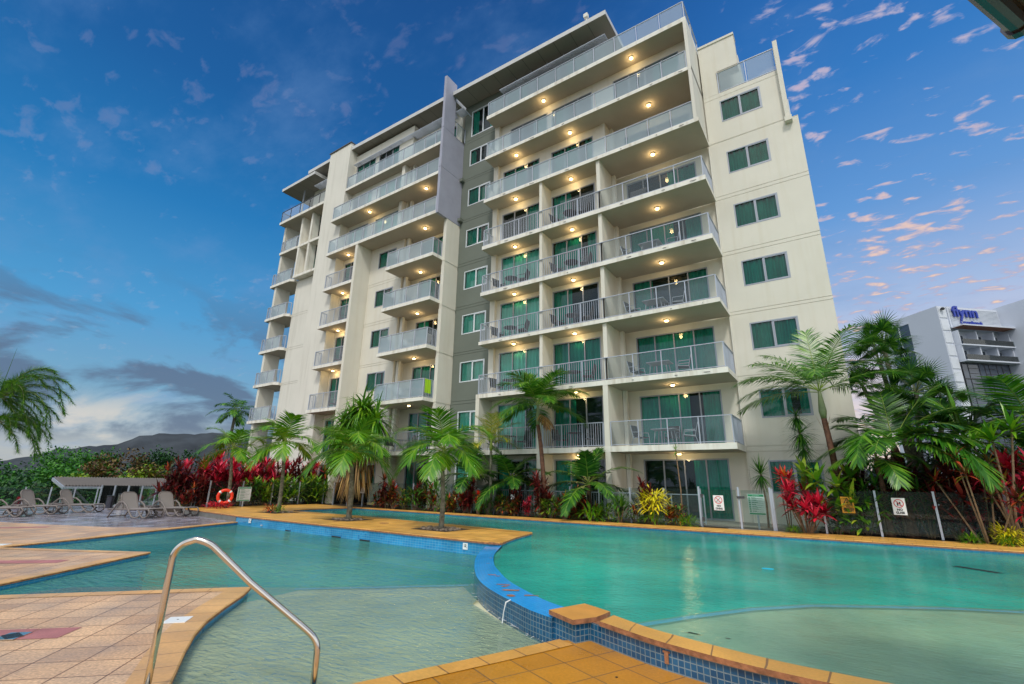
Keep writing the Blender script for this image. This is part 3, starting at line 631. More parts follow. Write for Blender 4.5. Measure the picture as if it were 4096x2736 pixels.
# pale stair tower and the far end
mb = MB(); mb.box(-32.6, -29.85, 19.6, 34, 0, 28.25); mb.build('stair_tower', 'white_render', B)
MB().box(-32.68, -29.78, 19.52, 34, 28.25, 28.33).build('parapet_cap', 'bal_dark', B)
fg_ = []
for k in (3, 4, 5, 6): fg_ += [TOP[k] - 0.02, SOF[k] + 0.02]
hwall(-37.2, -32.6, 0, 18.0, 20.95, [], fg_, 'white_render')
MB().box(-37.2, -32.6, 21.5, 34, 0, 17.98).build('end_core', 'white_render', B)
MB().box(-37.0, -32.6, 21.2, 34, 17.98, 27.2).build('end_core', 'cream', B)
mb = MB()
for x in (-37.0, -35.5, -33.9): mb.box(x, x + 0.24, 20.42, 21.2, 18.1, 24.1)
for z in (18.05, 20.98): mb.box(-37.03, -33.6, 20.40, 21.2, z, z + 0.22)
mb.build('window_grid', 'slab', B)
mb = MB(); mb.box(-35.2, -34.1, 21.12, 21.19, 18.3, 20.95).box(-35.2, -34.1, 21.12, 21.19, 21.22, 24.1); o = mb.build('window', 'dark', B)
p = MB(); p.box(-35.2, -34.1, 21.05, 21.07, 18.3, 24.08); p.build('pane', 'pane', o)
for k, (l, r_) in {3: (-40.5, -37.1), 4: (-40.5, -37.15), 5: (-40.5, -37.15), 6: (-40.45, -37.1), 7: (-40.5, -37.1), 8: (-39.9, -37.0)}.items():
    z0 = {3: 5.74, 4: 8.75, 5: 11.7, 6: 14.67, 7: 17.87, 8: 21.0}[k]
    slab([(l, 20.4), (r_ - .3, 20.4), (r_, 20.7), (-37.2, 20.96), (-37.2, 22.4), (l, 22.4)], z0, z0 + .22)
    balustrade([(l + .1, 22.3), (l + .1, 20.48), (l + .5, 20.48)], z0 + .22, 'bars', 1.0, metal='alu')
    balustrade([(l + .75, 20.48), (r_ - .45, 20.48), (r_ - .1, 20.8)], z0 + .22, ['glass', 'bars'], 1.1, metal='alu', glass='frost')
MB().box(-39.95, -39.65, 20.55, 21.85, 0, 24.0).build('corner_column', 'cream', B)
slab([(-40.0, 20.0), (-32.62, 20.0), (-32.62, 22.4), (-40.0, 22.4)], 23.95, 24.2)
balustrade([(-39.9, 22.3), (-39.9, 20.08), (-32.7, 20.08)], 24.2, 'glass', 1.35, metal='bal_dark', glass='balglass')
# roofs: thin canopies with panelled soffits
def canopy(xl, xr, zl, zr, y0, y1, th, step, name='roof'):
    mb = MB(); n = max(1, int((xr - xl) / step))
    for i in range(n):
        a = xl + (xr - xl) * i / n; b = xl + (xr - xl) * (i + 1) / n
        za = zl + (zr - zl) * i / n; zb = zl + (zr - zl) * (i + 1) / n
        g = 0.012
        mb.face([(a + g, y0 + .01, za), (a + g, y1, za), (b - g, y1, zb), (b - g, y0 + .01, zb)], 1)
        mb.face([(a, y0 + .02, za + .02), (a, y1, za + .02), (b, y1, zb + .02), (b, y0 + .02, zb + .02)], 2)
    mb.face([(xl, y0, zl - .01), (xr, y0, zr - .01), (xr, y0, zr + th), (xl, y0, zl + th)], 0)
    mb.face([(xl, y0, zl + th), (xr, y0, zr + th), (xr, y1, zr + th + .25), (xl, y1, zl + th + .25)], 0)
    mb.face([(xr, y0, zr - .01), (xr, y1, zr - .01), (xr, y1, zr + th + .25), (xr, y0, zr + th)], 0)
    mb.face([(xl, y1, zl - .01), (xl, y0, zl - .01), (xl, y0, zl + th), (xl, y1, zl + th + .25)], 0)
    mb.face([(xl, y1, zl - .01), (xl, y1, zl + th + .25), (xr, y1, zr + th + .25), (xr, y1, zr - .01)], 0)
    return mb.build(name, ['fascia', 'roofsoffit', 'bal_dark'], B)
canopy(-29.84, -19.02, 27.62, 27.36, 19.7, 34, 0.30, 1.05)
canopy(-18.78, -7.4, 27.34, 27.02, 19.7, 28, 0.30, 1.05)
canopy(-39.55, -34.5, 27.07, 27.07, 19.5, 22.6, 0.26, 1.1); canopy(-36.1, -32.62, 27.85, 27.85, 19.8, 30, 0.30, 1.1)
MB().box(-37.6, -37.5, 20.5, 20.6, 24.2, 27.07).build('canopy_post', 'alu', B)
hwall(-15.95, -8.3, 24.35, 27.25, 21.16, [(-15.2, -9.2, 24.37, 26.9)], (), 'greywall')
window('sliding_door', -15.2, -9.2, 24.37, 26.9, 21.16, 'frame_w', [-15.2 + q for q in (1, 2, 3, 4, 5)], 'sides')
MB().box(-15.9, -8.35, 21.75, 28, 24.35, 27.2).build('penthouse_core', 'greywall', B)
def louvre(xl, xr, y0, y1, z, n=7):
    mb = MB()
    for i in range(n):
        y = y0 + (y1 - y0) * i / (n - 1)
        mb.bar((xl, y, z + .0), (xr, y, z), 0.055, 0.05)
    x = xl + .6
    while x < xr: mb.bar((x, y0, z + .04), (x, y1 + .35, z + .04), 0.04, 0.06); x += 1.2
    x = xl + .9
    while x < xr: mb.bar((x, y1, z + .05), (x, y1, z + .95), 0.035); x += 1.2
    mb.build('sun_louvre', 'alu', B)
louvre(-29.7, -19.05, 20.0, 20.62, 26.25); louvre(-15.15, -7.7, 20.25, 20.8, 26.25); louvre(-35.1, -33.2, 20.0, 20.6, 26.3); louvre(-18.78, -18.1, 20.1, 20.7, 26.2)
# antenna on the roof edge
mb = MB(); mb.bar((-8.6, 19.8, 27.3), (-8.6, 19.8, 27.75), 0.05).box(-8.75, -8.5, 19.7, 19.9, 27.65, 27.9); mb.build('antenna', 'slab', B)
# rust streaks and drips under slab edges are in the stained paint; drip pipes
mb = MB()
for k in range(3, 9):
    for x in (-14.3, -12.6, -10.3, -7.1, -5.2, -3.9): mb.tube([(x + random.uniform(-.3, .3), 20.0, TOP[k] - .12), (x, 19.95, TOP[k] - .14)], 0.012, 6)
mb.build('drain_spout', 'bal_dark', B)
# ------------------------------------------------------------------ ground, decks and pools
ZD, ZW1, ZW2 = -0.23, -0.085, -0.33       # lower deck, upper water, lower water
mb = MB()
# one broad sheet falling away from the podium, out to the horizon
mb.face([(-6000, -6000, -5.0), (6000, -6000, -5.0), (6000, 6000, -5.0), (-6000, 6000, -5.0)])
struct('ground', mb, 'ground')
mb = MB(); mb.prism([(-26.3, 18.0), (-19, 18.15), (14, 18.35), (40, 18.0), (60, 60), (-45, 60), (-45, 21.5), (-31, 21.5), (-31, 10.9), (-26.3, 10.9)], -5.0, -0.05); struct('garden_bed', mb, 'soil')
mb = MB(); mb.prism([(-17.5, 19.55), (-1.0, 19.55), (-1.0, 22.6), (-17.5, 22.6)], -0.2, 0.0); mb.prism([(-3.6, 18.3), (-1.7, 18.3), (-1.7, 19.55), (-3.6, 19.55)], -0.2, -0.005); struct('terrace_paving', mb, 'terrace')
FAR = [(-21.9, 17.45), (-18.5, 17.32), (-15.25, 17.24), (-12.5, 17.16), (-9.7, 17.06), (-6, 17.0), (0, 16.95), (4, 16.85), (16, 16.5)]
FARO = [(-26.4, 18.2), (-21, 17.95), (-14, 17.95), (-7.06, 18.2), (-3.2, 18.42), (0.4, 18.75), (3.6, 18.6), (16, 18.2)]
mb = MB(); mb.prism(FAR + FARO[::-1] + [], -0.9, 0.0, 0, 1); struct('far_promenade', mb, ['tile_o', 'mosaic'])
ISN = [(-26.4, 10.98), (-24.44, 10.74), (-19.85, 10.26), (-15.7, 10.15), (-12.3, 10.06), (-9.4, 9.96), (-7.43, 9.90), (-7.05, 9.97), (-7.25, 10.5), (-7.50, 11.3), (-7.79, 12.56)]
ISF = [(-7.86, 12.65), (-9.92, 12.85), (-12.27, 13.1), (-16.23, 13.45), (-19.4, 13.5), (-21.3, 13.5), (-21.9, 13.9), (-22.1, 15.2), (-21.9, 17.45)]
mb = MB(); mb.prism(ISN + ISF + [(-26.4, 18.2)], -1.5, 0.0, 0, 1); struct('island_deck', mb, ['tile_o', 'mosaic'])
def strip(mb, pts, w, z, th=0.045, over=0.025, mi=0, ms=None, side=1):
    """coping laid along an edge: w wide to the land side, slight overhang to the water"""
    n = len(pts); L = 0; nr = []
    for i in range(n):
        a = Vector(pts[max(i - 1, 0)]); b = Vector(pts[min(i + 1, n - 1)]); d = (b - a).normalized(); nr.append(Vector((-d.y, d.x)) * side)
    for i in range(n - 1):
        a, b = Vector(pts[i]), Vector(pts[i + 1]); d = (b - a).length
        a0, a1 = a - nr[i] * over, a + nr[i] * w; b0, b1 = b - nr[i + 1] * over, b + nr[i + 1] * w
        c0, c1 = a0 + nr[i] * 0.012, b0 + nr[i + 1] * 0.012
        mb.face([(*c0, z), (*c1, z), (*b1, z), (*a1, z)], mi, [(L, 0.1), (L + d, 0.1), (L + d, w), (L, w)])
        mb.face([(*c0, z), (*c1, z), (*b0, z - .012), (*a0, z - .012)][::-1], mi, [(L, 0.1), (L + d, 0.1), (L + d, .08), (L, .08)][::-1])
        mb.face([(*a0, z - th), (*b0, z - th), (*b0, z - .012), (*a0, z - .012)], ms if ms is not None else mi, [(L, 0.5), (L + d, 0.5), (L + d, .55), (L, .55)])
        mb.face([(*a0, z - th), (*b0, z - th), (*b, z - th), (*a, z - th)][::-1], ms if ms is not None else mi)
        L += d
    for (q, nn) in ((0, nr[0]), (n - 1, nr[-1])):
        a = Vector(pts[q]); a0, a1 = a - nn * over, a + nn * w
        mb.face([(*a0, z - th), (*a1, z - th), (*a1, z), (*a0, z)], ms if ms is not None else mi)
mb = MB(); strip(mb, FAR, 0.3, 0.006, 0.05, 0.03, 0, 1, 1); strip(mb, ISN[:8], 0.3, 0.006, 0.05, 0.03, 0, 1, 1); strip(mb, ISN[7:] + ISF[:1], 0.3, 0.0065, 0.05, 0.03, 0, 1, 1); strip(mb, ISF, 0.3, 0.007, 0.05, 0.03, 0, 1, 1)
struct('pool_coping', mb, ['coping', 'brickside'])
# grey kerb between the lounger deck and the raised deck
mb = MB(); mb.prism([(-26.3, 10.95), (-24.44, 10.72), (-19.9, 10.245), (-19.9, 10.3), (-24.4, 10.8), (-26.3, 11.0)], -0.3, -0.055); struct('raised_kerb', mb, 'greyrender')
# lower decks
LF = [(-7.86, 4.43), (-7.49, 4.13), (-6.94, 3.59), (-6.47, 3.17), (-6.04, 2.86), (-5.56, 2.57), (-5.11, 2.32), (-4.79, 2.14), (-4.45, 1.9), (-4.25, 1.62), (-4.12, 1.35)]
RF = [(-4.12, 1.35), (-4.0, 1.6), (-3.57, 3.05), (-3.05, 4.36), (-2.78, 5.08)]
LFF = [(-13.0, -1.35), (-9.94, 2.07), (-8.96, 3.17), (-7.86, 4.43)]
mb = MB(); mb.prism(LFF + LF[1:] + [(-4.12, -6), (-13, -6)], -1.6, ZD, 0, 1); struct('left_deck', mb, ['tile_l', 'mosaic'])
mb = MB(); mb.prism(RF + [(-2.5, 5.25), (-1.7, 4.98), (-1.05, 4.80), (-.5, 4.78), (.5, 4.8), (1.5, 4.95), (3, 5.3), (6, 6.5), (12, 9), (12, -6), (-4.1, -6)], -1.6, ZD, 0, 1); struct('near_deck', mb, ['tile_f', 'mosaic'])
WN = [(-8.6, -1.2), (-11.02, 2.26), (-11.96, 3.5), (-13.12, 4.98)]; WF = [(-13.12, 4.98), (-14.7, 4.09), (-16.38, 3.18), (-19.5, 1.6)]
mb = MB(); mb.prism(WN + WF[1:] + [(-19.5, -6), (-12, -6)], -1.6, ZD, 0, 1); struct('wedge_deck', mb, ['tile_l', 'mosaic'])
LL = [(-15.2, -0.5), (-16.0, 1.6), (-16.54, 3.21), (-17.33, 5.15), (-18.57, 7.43), (-19.35, 9.3), (-19.78, 10.3)]
mb = MB(); mb.prism(LL + [(-26.3, 10.98), (-30.5, 13.6), (-37.3, 11.0), (-37.3, -6), (-18, -6)], -1.6, ZD, 0, 1); struct('lounger_deck', mb, ['tile_l', 'mosaic'])
mb = MB(); mb.prism([(-20.6, 6.4), (-18.9, 7.7), (-19.6, 9.3), (-19.95, 10.2), (-26.3, 10.93), (-30.5, 13.55), (-37.2, 10.9), (-37.2, 2.0), (-25.6, 4.5), (-22.6, 5.6)], ZD - .02, ZD + 0.004, 0, 0, bottom=False); struct('wet_tile_floor', mb, ['tile_wet'])
mb = MB()
strip(mb, LF, 0.3, ZD + .006, 0.04, 0.03, 0, 1, -1); strip(mb, LFF, 0.22, ZD + .0055, 0.04, 0.03, 0, 1, -1); strip(mb, WN, 0.22, ZD + .006, 0.04, 0.03, 0, 1, 1); strip(mb, WF, 0.22, ZD + .0055, 0.04, 0.03, 0, 1, 1)
strip(mb, LL, 0.25, ZD + .006, 0.04, 0.03, 0, 1, 1)
struct('deck_coping', mb, ['coping_l', 'brickside'])
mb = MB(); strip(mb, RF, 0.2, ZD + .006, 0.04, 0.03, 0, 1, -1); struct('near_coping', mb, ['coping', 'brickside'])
# pool shells
mb = MB(); mb.face([(-24, 10, -1.35), (20, 4, -1.35), (20, 18, -1.35), (-24, 18, -1.35)]); mb.face([(-24, -4, -1.25), (-2, -4, -1.25), (-2, 11, -1.25), (-24, 11, -1.25)]); struct('pool_floor', mb, 'poolfloor')
KU, KL = 0.932, 0.972
ARC = [(a * KU, b * KU) for a, b in [(-2.35, 6.0), (-1.9, 6.85), (-1.35, 7.75), (-0.7, 8.5), (.03, 9.0), (.9, 9.55), (1.75, 9.95), (3.2, 10.3), (6, 10.7), (12, 11)]]
INN = [(-3.0, 5.72), (-2.51, 5.5), (-1.88, 5.27), (-1.41, 5.13), (-1.11, 5.06), (-.67, 4.96), (-.27, 4.94), (.3, 4.95), (1.2, 5.05), (3, 5.5), (6, 6.9), (12, 9.6)]
mb = MB(); mb.prism([(a, b - .1) for a, b in INN] + ARC[::-1], -1.35, -0.12, 0, 0); mb.prism([(-7.92 * KL, 5.35 * KL), (-5.96 * KL, 7.29 * KL), (-4.8, 6.3), (-3.0, 5.4), (-2.7, 5.0), (-4.0, 1.0), (-5, 1.6), (-7.5, 3.9)], -1.25, -0.365, 0, 0); struct('pool_ledge', mb, 'ledge')
mb = MB(); mb.prism([(-19.8, 10.4), (-19.7, 9.5), (-12.3, 9.25), (-7.6, 9.0), (-7.2, 9.9)], -1.25, -0.62, 0, 0); struct('bench_ledge', mb, 'blueline' if False else 'poolfloor')
mb = MB(); strip(mb, ARC, 0.11, -0.095, 0.01, 0.0, 0, 0, -1); strip(mb, [(-7.98 * KL, 5.30 * KL), (-5.90 * KL, 7.36 * KL)], 0.08, -0.34, 0.01, 0.0, 0, 0, -1)
strip(mb, [(-19.7, 9.5), (-12.3, 9.25), (-7.6, 9.0)], 0.10, -0.612, 0.02, 0, 0, 0, 1); struct('ledge_edge_tiles', mb, 'blueline')
# water sheets: open water, and the same water thin over the ledges
WO = [(-7.30, 9.73), (-6.58, 8.47), (-5.93, 7.56), (-5.22, 6.70), (-4.67, 6.18), (-4.13, 5.80), (-3.71, 5.56), (-3.34, 5.35), (-2.96, 5.2)]
WI = [(-7.02, 9.96), (-6.37, 8.79), (-5.65, 7.79), (-5.20, 7.30), (-4.59, 6.70), (-4.02, 6.27), (-3.54, 5.95), (-3.16, 5.76), (-2.9, 5.7)]
def flat(name, poly, z, mat):
    a = sum(poly[i][0] * poly[(i + 1) % len(poly)][1] - poly[(i + 1) % len(poly)][0] * poly[i][1] for i in range(len(poly)))
    mb = MB(); mb.face([(x, y, z) for x, y in (poly if a > 0 else poly[::-1])]); return struct(name, mb, mat)
M['w_up'] = watermat('water_upper', (0.34, 0.78, 0.70), (0.015, 0.42, 0.34), 0.62, 9.0, 0.11, (0.07, 0.88, 0.66))
M['w_upl'] = watermat('water_over_ledge', (0.84, 0.95, 0.88), (0.20, 0.66, 0.52), 0.36, 9.0, 0.14, (0.34, 0.66, 0.50))
M['w_lo'] = watermat('water_lower', (0.42, 0.74, 0.62), (0.07, 0.40, 0.32), 0.44, 4.0, 1.0, (0.24, 0.64, 0.50))
M['w_lol'] = watermat('water_shallow', (0.88, 0.93, 0.84), (0.34, 0.56, 0.45), 0.32, 8.0, 0.5, (0.42, 0.54, 0.42))
flat('upper_water', [(-7.0, 10.0)] + WI[1:] + ARC + [(18, 12), (18, 17.4), (-22.6, 17.8), (-22.6, 13), (-12, 12.0), (-7.6, 9.95)], ZW1, 'w_up')
flat('upper_water_over_ledge', [(a, b) for a, b in INN] + ARC[::-1], ZW1, 'w_upl')
flat('lower_water', [(-24, 11), (-7.2, 10.2), (-6.9, 9.6)] + WO[1:3] + [(-5.5 * KL, 7.75 * KL), (-7.92 * KL, 5.35 * KL), (-9, 4.3), (-10.5, 3), (-10.5, -1), (-24, -1)], ZW2, 'w_lo')
flat('lower_water_shallow', [(-7.92 * KL, 5.35 * KL), (-5.5 * KL, 7.75 * KL), (-5.0, 6.6), (-4.8, 6.1), (-4.1, 5.7), (-2.9, 5.1), (-2.7, 4.9), (-3.9, 1.0), (-10.5, -1), (-10.5, 3), (-9, 4.3)], ZW2, 'w_lol')
# curved overflow wall between the pools
def wallstrip(name, outer, inner, z0, z1, mats, capz=None):
    mb = MB(); L = 0
    for i in range(len(outer) - 1):
        a, b, c, d = Vector(outer[i]), Vector(outer[i + 1]), Vector(inner[i + 1]), Vector(inner[i]); l = (b - a).length
        mb.face([(*a, z0), (*b, z0), (*b, z1), (*a, z1)], 0, [(L, z0), (L + l, z0), (L + l, z1), (L, z1)])
        mb.face([(*c, z0), (*d, z0), (*d, z1), (*c, z1)], 0, [(L + l, z0), (L, z0), (L, z1), (L + l, z1)])
        mb.face([(*a, z1), (*b, z1), (*c, z1), (*d, z1)], 1, [(L, 0), (L + l, 0), (L + l, .4), (L, .4)]); L += l
    for q in (0, -1):
        a, d = outer[q], inner[q]; mb.face([(*a, z0), (*d, z0), (*d, z1), (*a, z1)], 0, [(0, z0), (.4, z0), (.4, z1), (0, z1)])
    return mb
def densify(p, k=3):
    out = []
    for i in range(len(p) - 1):
        p0 = Vector(p[max(i - 1, 0)]); p1 = Vector(p[i]); p2 = Vector(p[i + 1]); p3 = Vector(p[min(i + 2, len(p) - 1)])
        for j in range(k):
            u = j / k; out.append(tuple(0.5 * ((2 * p1) + (p2 - p0) * u + (2 * p0 - 5 * p1 + 4 * p2 - p3) * u * u + (3 * p1 - p0 - 3 * p2 + p3) * u ** 3)))
    out.append(tuple(p[-1])); return out
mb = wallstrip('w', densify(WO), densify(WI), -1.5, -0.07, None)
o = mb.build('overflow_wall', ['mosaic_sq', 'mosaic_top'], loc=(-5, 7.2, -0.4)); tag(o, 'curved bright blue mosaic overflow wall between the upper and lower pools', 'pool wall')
mb = MB()    # missing tiles on its crown
for (x, y, a, w_, h_) in ((-5.02, 6.86, .6, .16, .06), (-4.88, 6.83, .4, .09, .05), (-4.42, 6.35, .5, .22, .05), (-4.33, 6.27, 1.4, .16, .05), (-4.12, 6.10, .5, .24, .09), (-3.93, 5.82, 1.0, .10, .12), (-3.75, 5.98, .6, .14, .06), (-3.66, 6.02, .3, .08, .04), (-5.75, 7.75, .8, .07, .03), (-6.1, 8.3, .8, .06, .03)):
    c, s_ = math.cos(a), math.sin(a); q = []
    for k in range(9):
        t_ = k / 9 * 2 * math.pi; r_ = random.uniform(.75, 1.1); u = math.copysign(min(1, abs(math.cos(t_)) * 1.3), math.cos(t_)) * w_ / 2 * r_; v = math.copysign(min(1, abs(math.sin(t_)) * 1.3), math.sin(t_)) * h_ / 2 * r_
        q.append((x + u * c - v * s_, y + u * s_ + v * c, -0.066))
    mb.face(q)
mb.build('bare_patch', 'brickside', o)
mb = MB()    # thin spill of water
for (x, y) in ((-3.80, 5.60),):
    mb.tube([(x, y + .02, -.068), (x - .03, y - .04, -.09), (x - .05, y - .06, -.2), (x - .06, y - .07, -.325)], [.006, .009, .005, .008], 6)
for k in range(110):
    u = random.random(); i = int(u * (len(WO) - 1)); a, b = Vector(WO[i]), Vector(WO[i + 1]); p = a + (b - a) * random.random(); dn = Vector((-(b - a).y, (b - a).x)).normalized()
    p = p - dn * -random.uniform(.0, .12) ; p = Vector((p.x - .03, p.y - .04)); l = random.uniform(.02, .06); an = random.random() * 3.1
    mb.face([(p.x - l * math.cos(an), p.y - l * math.sin(an), -.326), (p.x + .006, p.y - .008, -.326), (p.x + l * math.cos(an), p.y + l * math.sin(an), -.326), (p.x - .006, p.y + .008, -.326)])
tag(mb.build('water_spill', 'white'), 'thin white trickles and foam where water spills over the curved blue wall', 'water', kind='stuff')
M['cap'] = pbr('pier_cap', (0.58, 0.27, 0.055), 0.5, var=.15, vscale=3, bump=.2)
# near parapet: blue tiled wall with orange coping, and its square pier
OUT = [(-2.56, 5.27), (-1.82, 4.96), (-1.42, 4.85), (-1.05, 4.77), (-.67, 4.72), (-.28, 4.70), (.3, 4.71), (1.2, 4.80), (3, 5.2), (6, 6.5), (12, 9.2)]
INN2 = [(-2.50, 5.55), (-1.88, 5.24), (-1.41, 5.10), (-1.11, 5.03), (-.67, 4.95), (-.27, 4.93), (.3, 4.94), (1.2, 5.03), (3, 5.45), (6, 6.8), (12, 9.5)]
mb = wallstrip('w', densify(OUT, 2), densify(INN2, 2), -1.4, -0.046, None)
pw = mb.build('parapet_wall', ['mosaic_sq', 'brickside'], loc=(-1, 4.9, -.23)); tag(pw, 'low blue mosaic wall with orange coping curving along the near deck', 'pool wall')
PO = [(-2.96, 5.24), (-2.60, 5.07), (-2.48, 5.33), (-2.46, 5.56), (-2.80, 5.70)]
mb = MB(); mb.prism(PO, -1.4, -0.046, 0, 0); mb.build('pier', 'mosaic_sq', pw)
mb = MB(); mb.prism([(-3.01, 5.23), (-2.60, 5.02), (-2.45, 5.28), (-2.42, 5.59), (-2.82, 5.76)], -0.046, 0.0, 0, 1); mb.build('pier_cap', ['cap', 'brickside'], pw)
mb = MB()
o2, i2 = densify(OUT, 3), densify(INN2, 3)
mb.v = []; L = 0
def offs(o_, i_, e):
    r = []
    for a, b in zip(o_, i_): a = Vector(a); b = Vector(b); d = (a - b).normalized(); r.append(((a + d * e), (b - d * e * .4)))
    return r
pr = offs(o2, i2, 0.03)
for k in range(1, len(pr) - 1):
    (a, d), (b, c) = pr[k], pr[k + 1]; l = (b - a).length
    mb.face([(*a, 0.0), (*b, 0.0), (*c, 0.0), (*d, 0.0)], 0, [(L, .1), (L + l, .1), (L + l, .4), (L, .4)])
    mb.face([(*a, -.045), (*b, -.045), (*b, 0), (*a, 0)], 1, [(L, 0), (L + l, 0), (L + l, .05), (L, .05)]); mb.face([(*c, -.045), (*d, -.045), (*d, 0), (*c, 0)], 1)
    mb.face([(*b, -.045), (*a, -.045), (*d, -.045), (*c, -.045)], 1); L += l
mb.build('coping', ['coping', 'brickside'], pw)
# ------------------------------------------------------------------ things on and in the decks
rail = MB()
P0 = Vector((-4.72, 1.97, 0)); D = Vector((1, .93, 0)) * .9133
zt = lambda z: H - (1.5 - z) * .9133
pts = [P0 + Vector((0, 0, ZD)), P0 + Vector((0, 0, 0.35)), P0 + Vector((0, 0, zt(.80)))]
for k in range(1, 9):
    a = k / 9; pts.append(P0 + D * (.17 * a * a * 1.0) + Vector((0, 0, zt(.80) + .145 * math.sin(a * math.pi / 2) * 1.0)))
pts.append(P0 + D * .22 + Vector((0, 0, zt(.915))))
pts += [P0 + D * .30 + Vector((0, 0, zt(.83))), P0 + D * .511 + Vector((0, 0, zt(.59))), P0 + D * .90 + Vector((0, 0, zt(.20))), P0 + D * .955 + Vector((0, 0, zt(.135))), P0 + D * .985 + Vector((0, 0, zt(.06))), P0 + D * .99 + Vector((0, 0, zt(-.05))), P0 + D * .99 + Vector((0, 0, -1.0))]
pts = pts[:2] + densify(pts[2:14], 3) + pts[15:-4] + densify(pts[-5:-1], 3) + [pts[-1]]
rail.tube(pts, 0.0265, 16)
rail.tube([P0 + Vector((0, 0, ZD)), P0 + Vector((0, 0, ZD + .012))], 0.055, 16)
hr = rail.build('handrail', 'steel', smooth=True, loc=(P0.x, P0.y, ZD)); tag(hr, 'bent polished steel handrail running down into the lower pool', 'handrail')
def disc(name, x, y, z, r, mat, label, cat, n=20, th=.006, sx=1, group=None):
    mb = MB(); mb.prism([(x + r * sx * math.cos(6.283 * k / n), y + r * math.sin(6.283 * k / n)) for k in range(n)], z, z + th); return tag(mb.build(name, mat, loc=(x, y, z)), label, cat, group)
def plate(name, x, y, z, w_, d_, rz, mat, label, cat, th=.008):
    mb = MB(); c, s_ = math.cos(rz), math.sin(rz); q = [(x + u * c - v * s_, y + u * s_ + v * c) for u, v in ((-w_ / 2, -d_ / 2), (w_ / 2, -d_ / 2), (w_ / 2, d_ / 2), (-w_ / 2, d_ / 2))]
    mb.prism(q, z, z + th); return tag(mb.build(name, mat, loc=(x, y, z)), label, cat)
o = plate('skimmer_lid', -6.72, 2.99, ZD + .004, .26, .24, R(-42), 'white', 'white square skimmer lid in the near left deck beside the handrail', 'pool lid')
mb = MB(); mb.prism([(-6.72 + .012 * math.cos(k), -0 + 2.99 + .012 * math.sin(k)) for k in range(6)], ZD + .012, ZD + .014); mb.build('screw', 'black', o)
plate('skimmer_lid', -16.95, 3.3, ZD + .004, .3, .26, R(-42), 'white', 'white skimmer lid far left beside the lounger deck edge', 'pool lid')
o = plate('drain_grate', -7.37, 1.72, ZD + .004, .25, .2, R(-46), 'steel', 'square metal drain grate among plum pavers on the near left deck', 'drain')
mb = MB()
for k in range(-3, 4): mb.box(-7.37 + k * .03 - .006, -7.37 + k * .03 + .006, 1.65, 1.79, ZD + .0125, ZD + .0135)
mb.build('slots', 'black', o)
M['plum'] = pbr('plum_paver', (0.42, 0.16, 0.15), 0.55, var=0.2, vscale=3, bump=.3)
mb = MB()
def pav(cx, cy, n, rot, s_=.4):
    c, sn = math.cos(rot), math.sin(rot)
    for k in range(n):
        q = [(cx + (u + k * s_) * c - v * sn, cy + (u + k * s_) * sn + v * c) for u, v in ((.006, .006), (s_ - .006, .006), (s_ - .006, s_ - .006), (.006, s_ - .006))]
        mb.face([(x, y, ZD + .0035) for x, y in q])
pav(-7.80, 1.13, 3, R(45)); pav(-13.9, 2.2, 4, R(45)); pav(-22.6, 3.4, 5, R(60)); pav(-20.6, 1.8, 3, R(60))
tag(mb.build('plum_pavers', 'plum'), kind='structure')
disc('deck_drain', -1.9, 5.02 - .55, ZD + .001, .012, 'black', 'small dark drain hole in an ochre paver of the near deck', 'drain', 10, .003)
disc('inspection_cover', -13.2, 11.8, .004, .16, 'brickside', 'round bronze cover in the island deck left of the front palm', 'cover', 20)
disc('inspection_cover', -15.0, 11.2, .004, .12, 'brickside', 'smaller flush round cover in the island deck further left', 'cover', 20)
plate('floor_drain', 1.83, 13.28, ZW1 - .004, .80, .17, R(-47), 'black', 'dark rectangular grille at the water surface on the far right', 'drain', .006)
M['lamp_b'] = emis('pool_lamp', (0.05, 0.62, 0.9), 0.8)
disc('pool_lamp', -1.45, 10.68, ZW1 + .002, .075, 'lamp_b', 'round glowing blue underwater lamp in the middle of the upper pool', 'pool lamp', 20, .002, 1.4)
# stone rings around the island palms
def stones(x, y, r, n, label):
    mb = MB(); mb.face([(x - r * 1.15, y - r * .95, .008), (x + r * 1.15, y - r * .95, .008), (x + r * 1.15, y + r * .95, .008), (x - r * 1.15, y + r * .95, .008)], 1)
    for _ in range(n):
        a = random.random() * 6.283; q = r * math.sqrt(random.random()) * .95; cx, cy = x + q * math.cos(a) * 1.1, y + q * math.sin(a) * .9; s_ = random.uniform(.03, .065)
        n0 = len(mb.v); rings = ((0, 1.0), (.45, .95), (.8, .5)); k_ = 6; an = random.random() * 3; ex = random.uniform(.6, 1)
        for (hh, rr) in rings:
            for k in range(k_):
                t_ = 6.283 * k / k_; u, v = s_ * rr * math.cos(t_), s_ * rr * ex * math.sin(t_); mb.v.append((cx + u * math.cos(an) - v * math.sin(an), cy + u * math.sin(an) + v * math.cos(an), .01 + hh * s_))
        for j in range(2):
            for k in range(k_): b_ = n0 + j * k_; mb.f.append((b_ + k, b_ + (k + 1) % k_, b_ + k_ + (k + 1) % k_, b_ + k_ + k)); mb.m.append(0)
        mb.f.append(tuple(n0 + 2 * k_ + k for k in range(k_))); mb.m.append(0)
    tag(mb.build('river_stones', ['pebble', 'soil'], smooth=False), label, 'stones', kind='stuff')
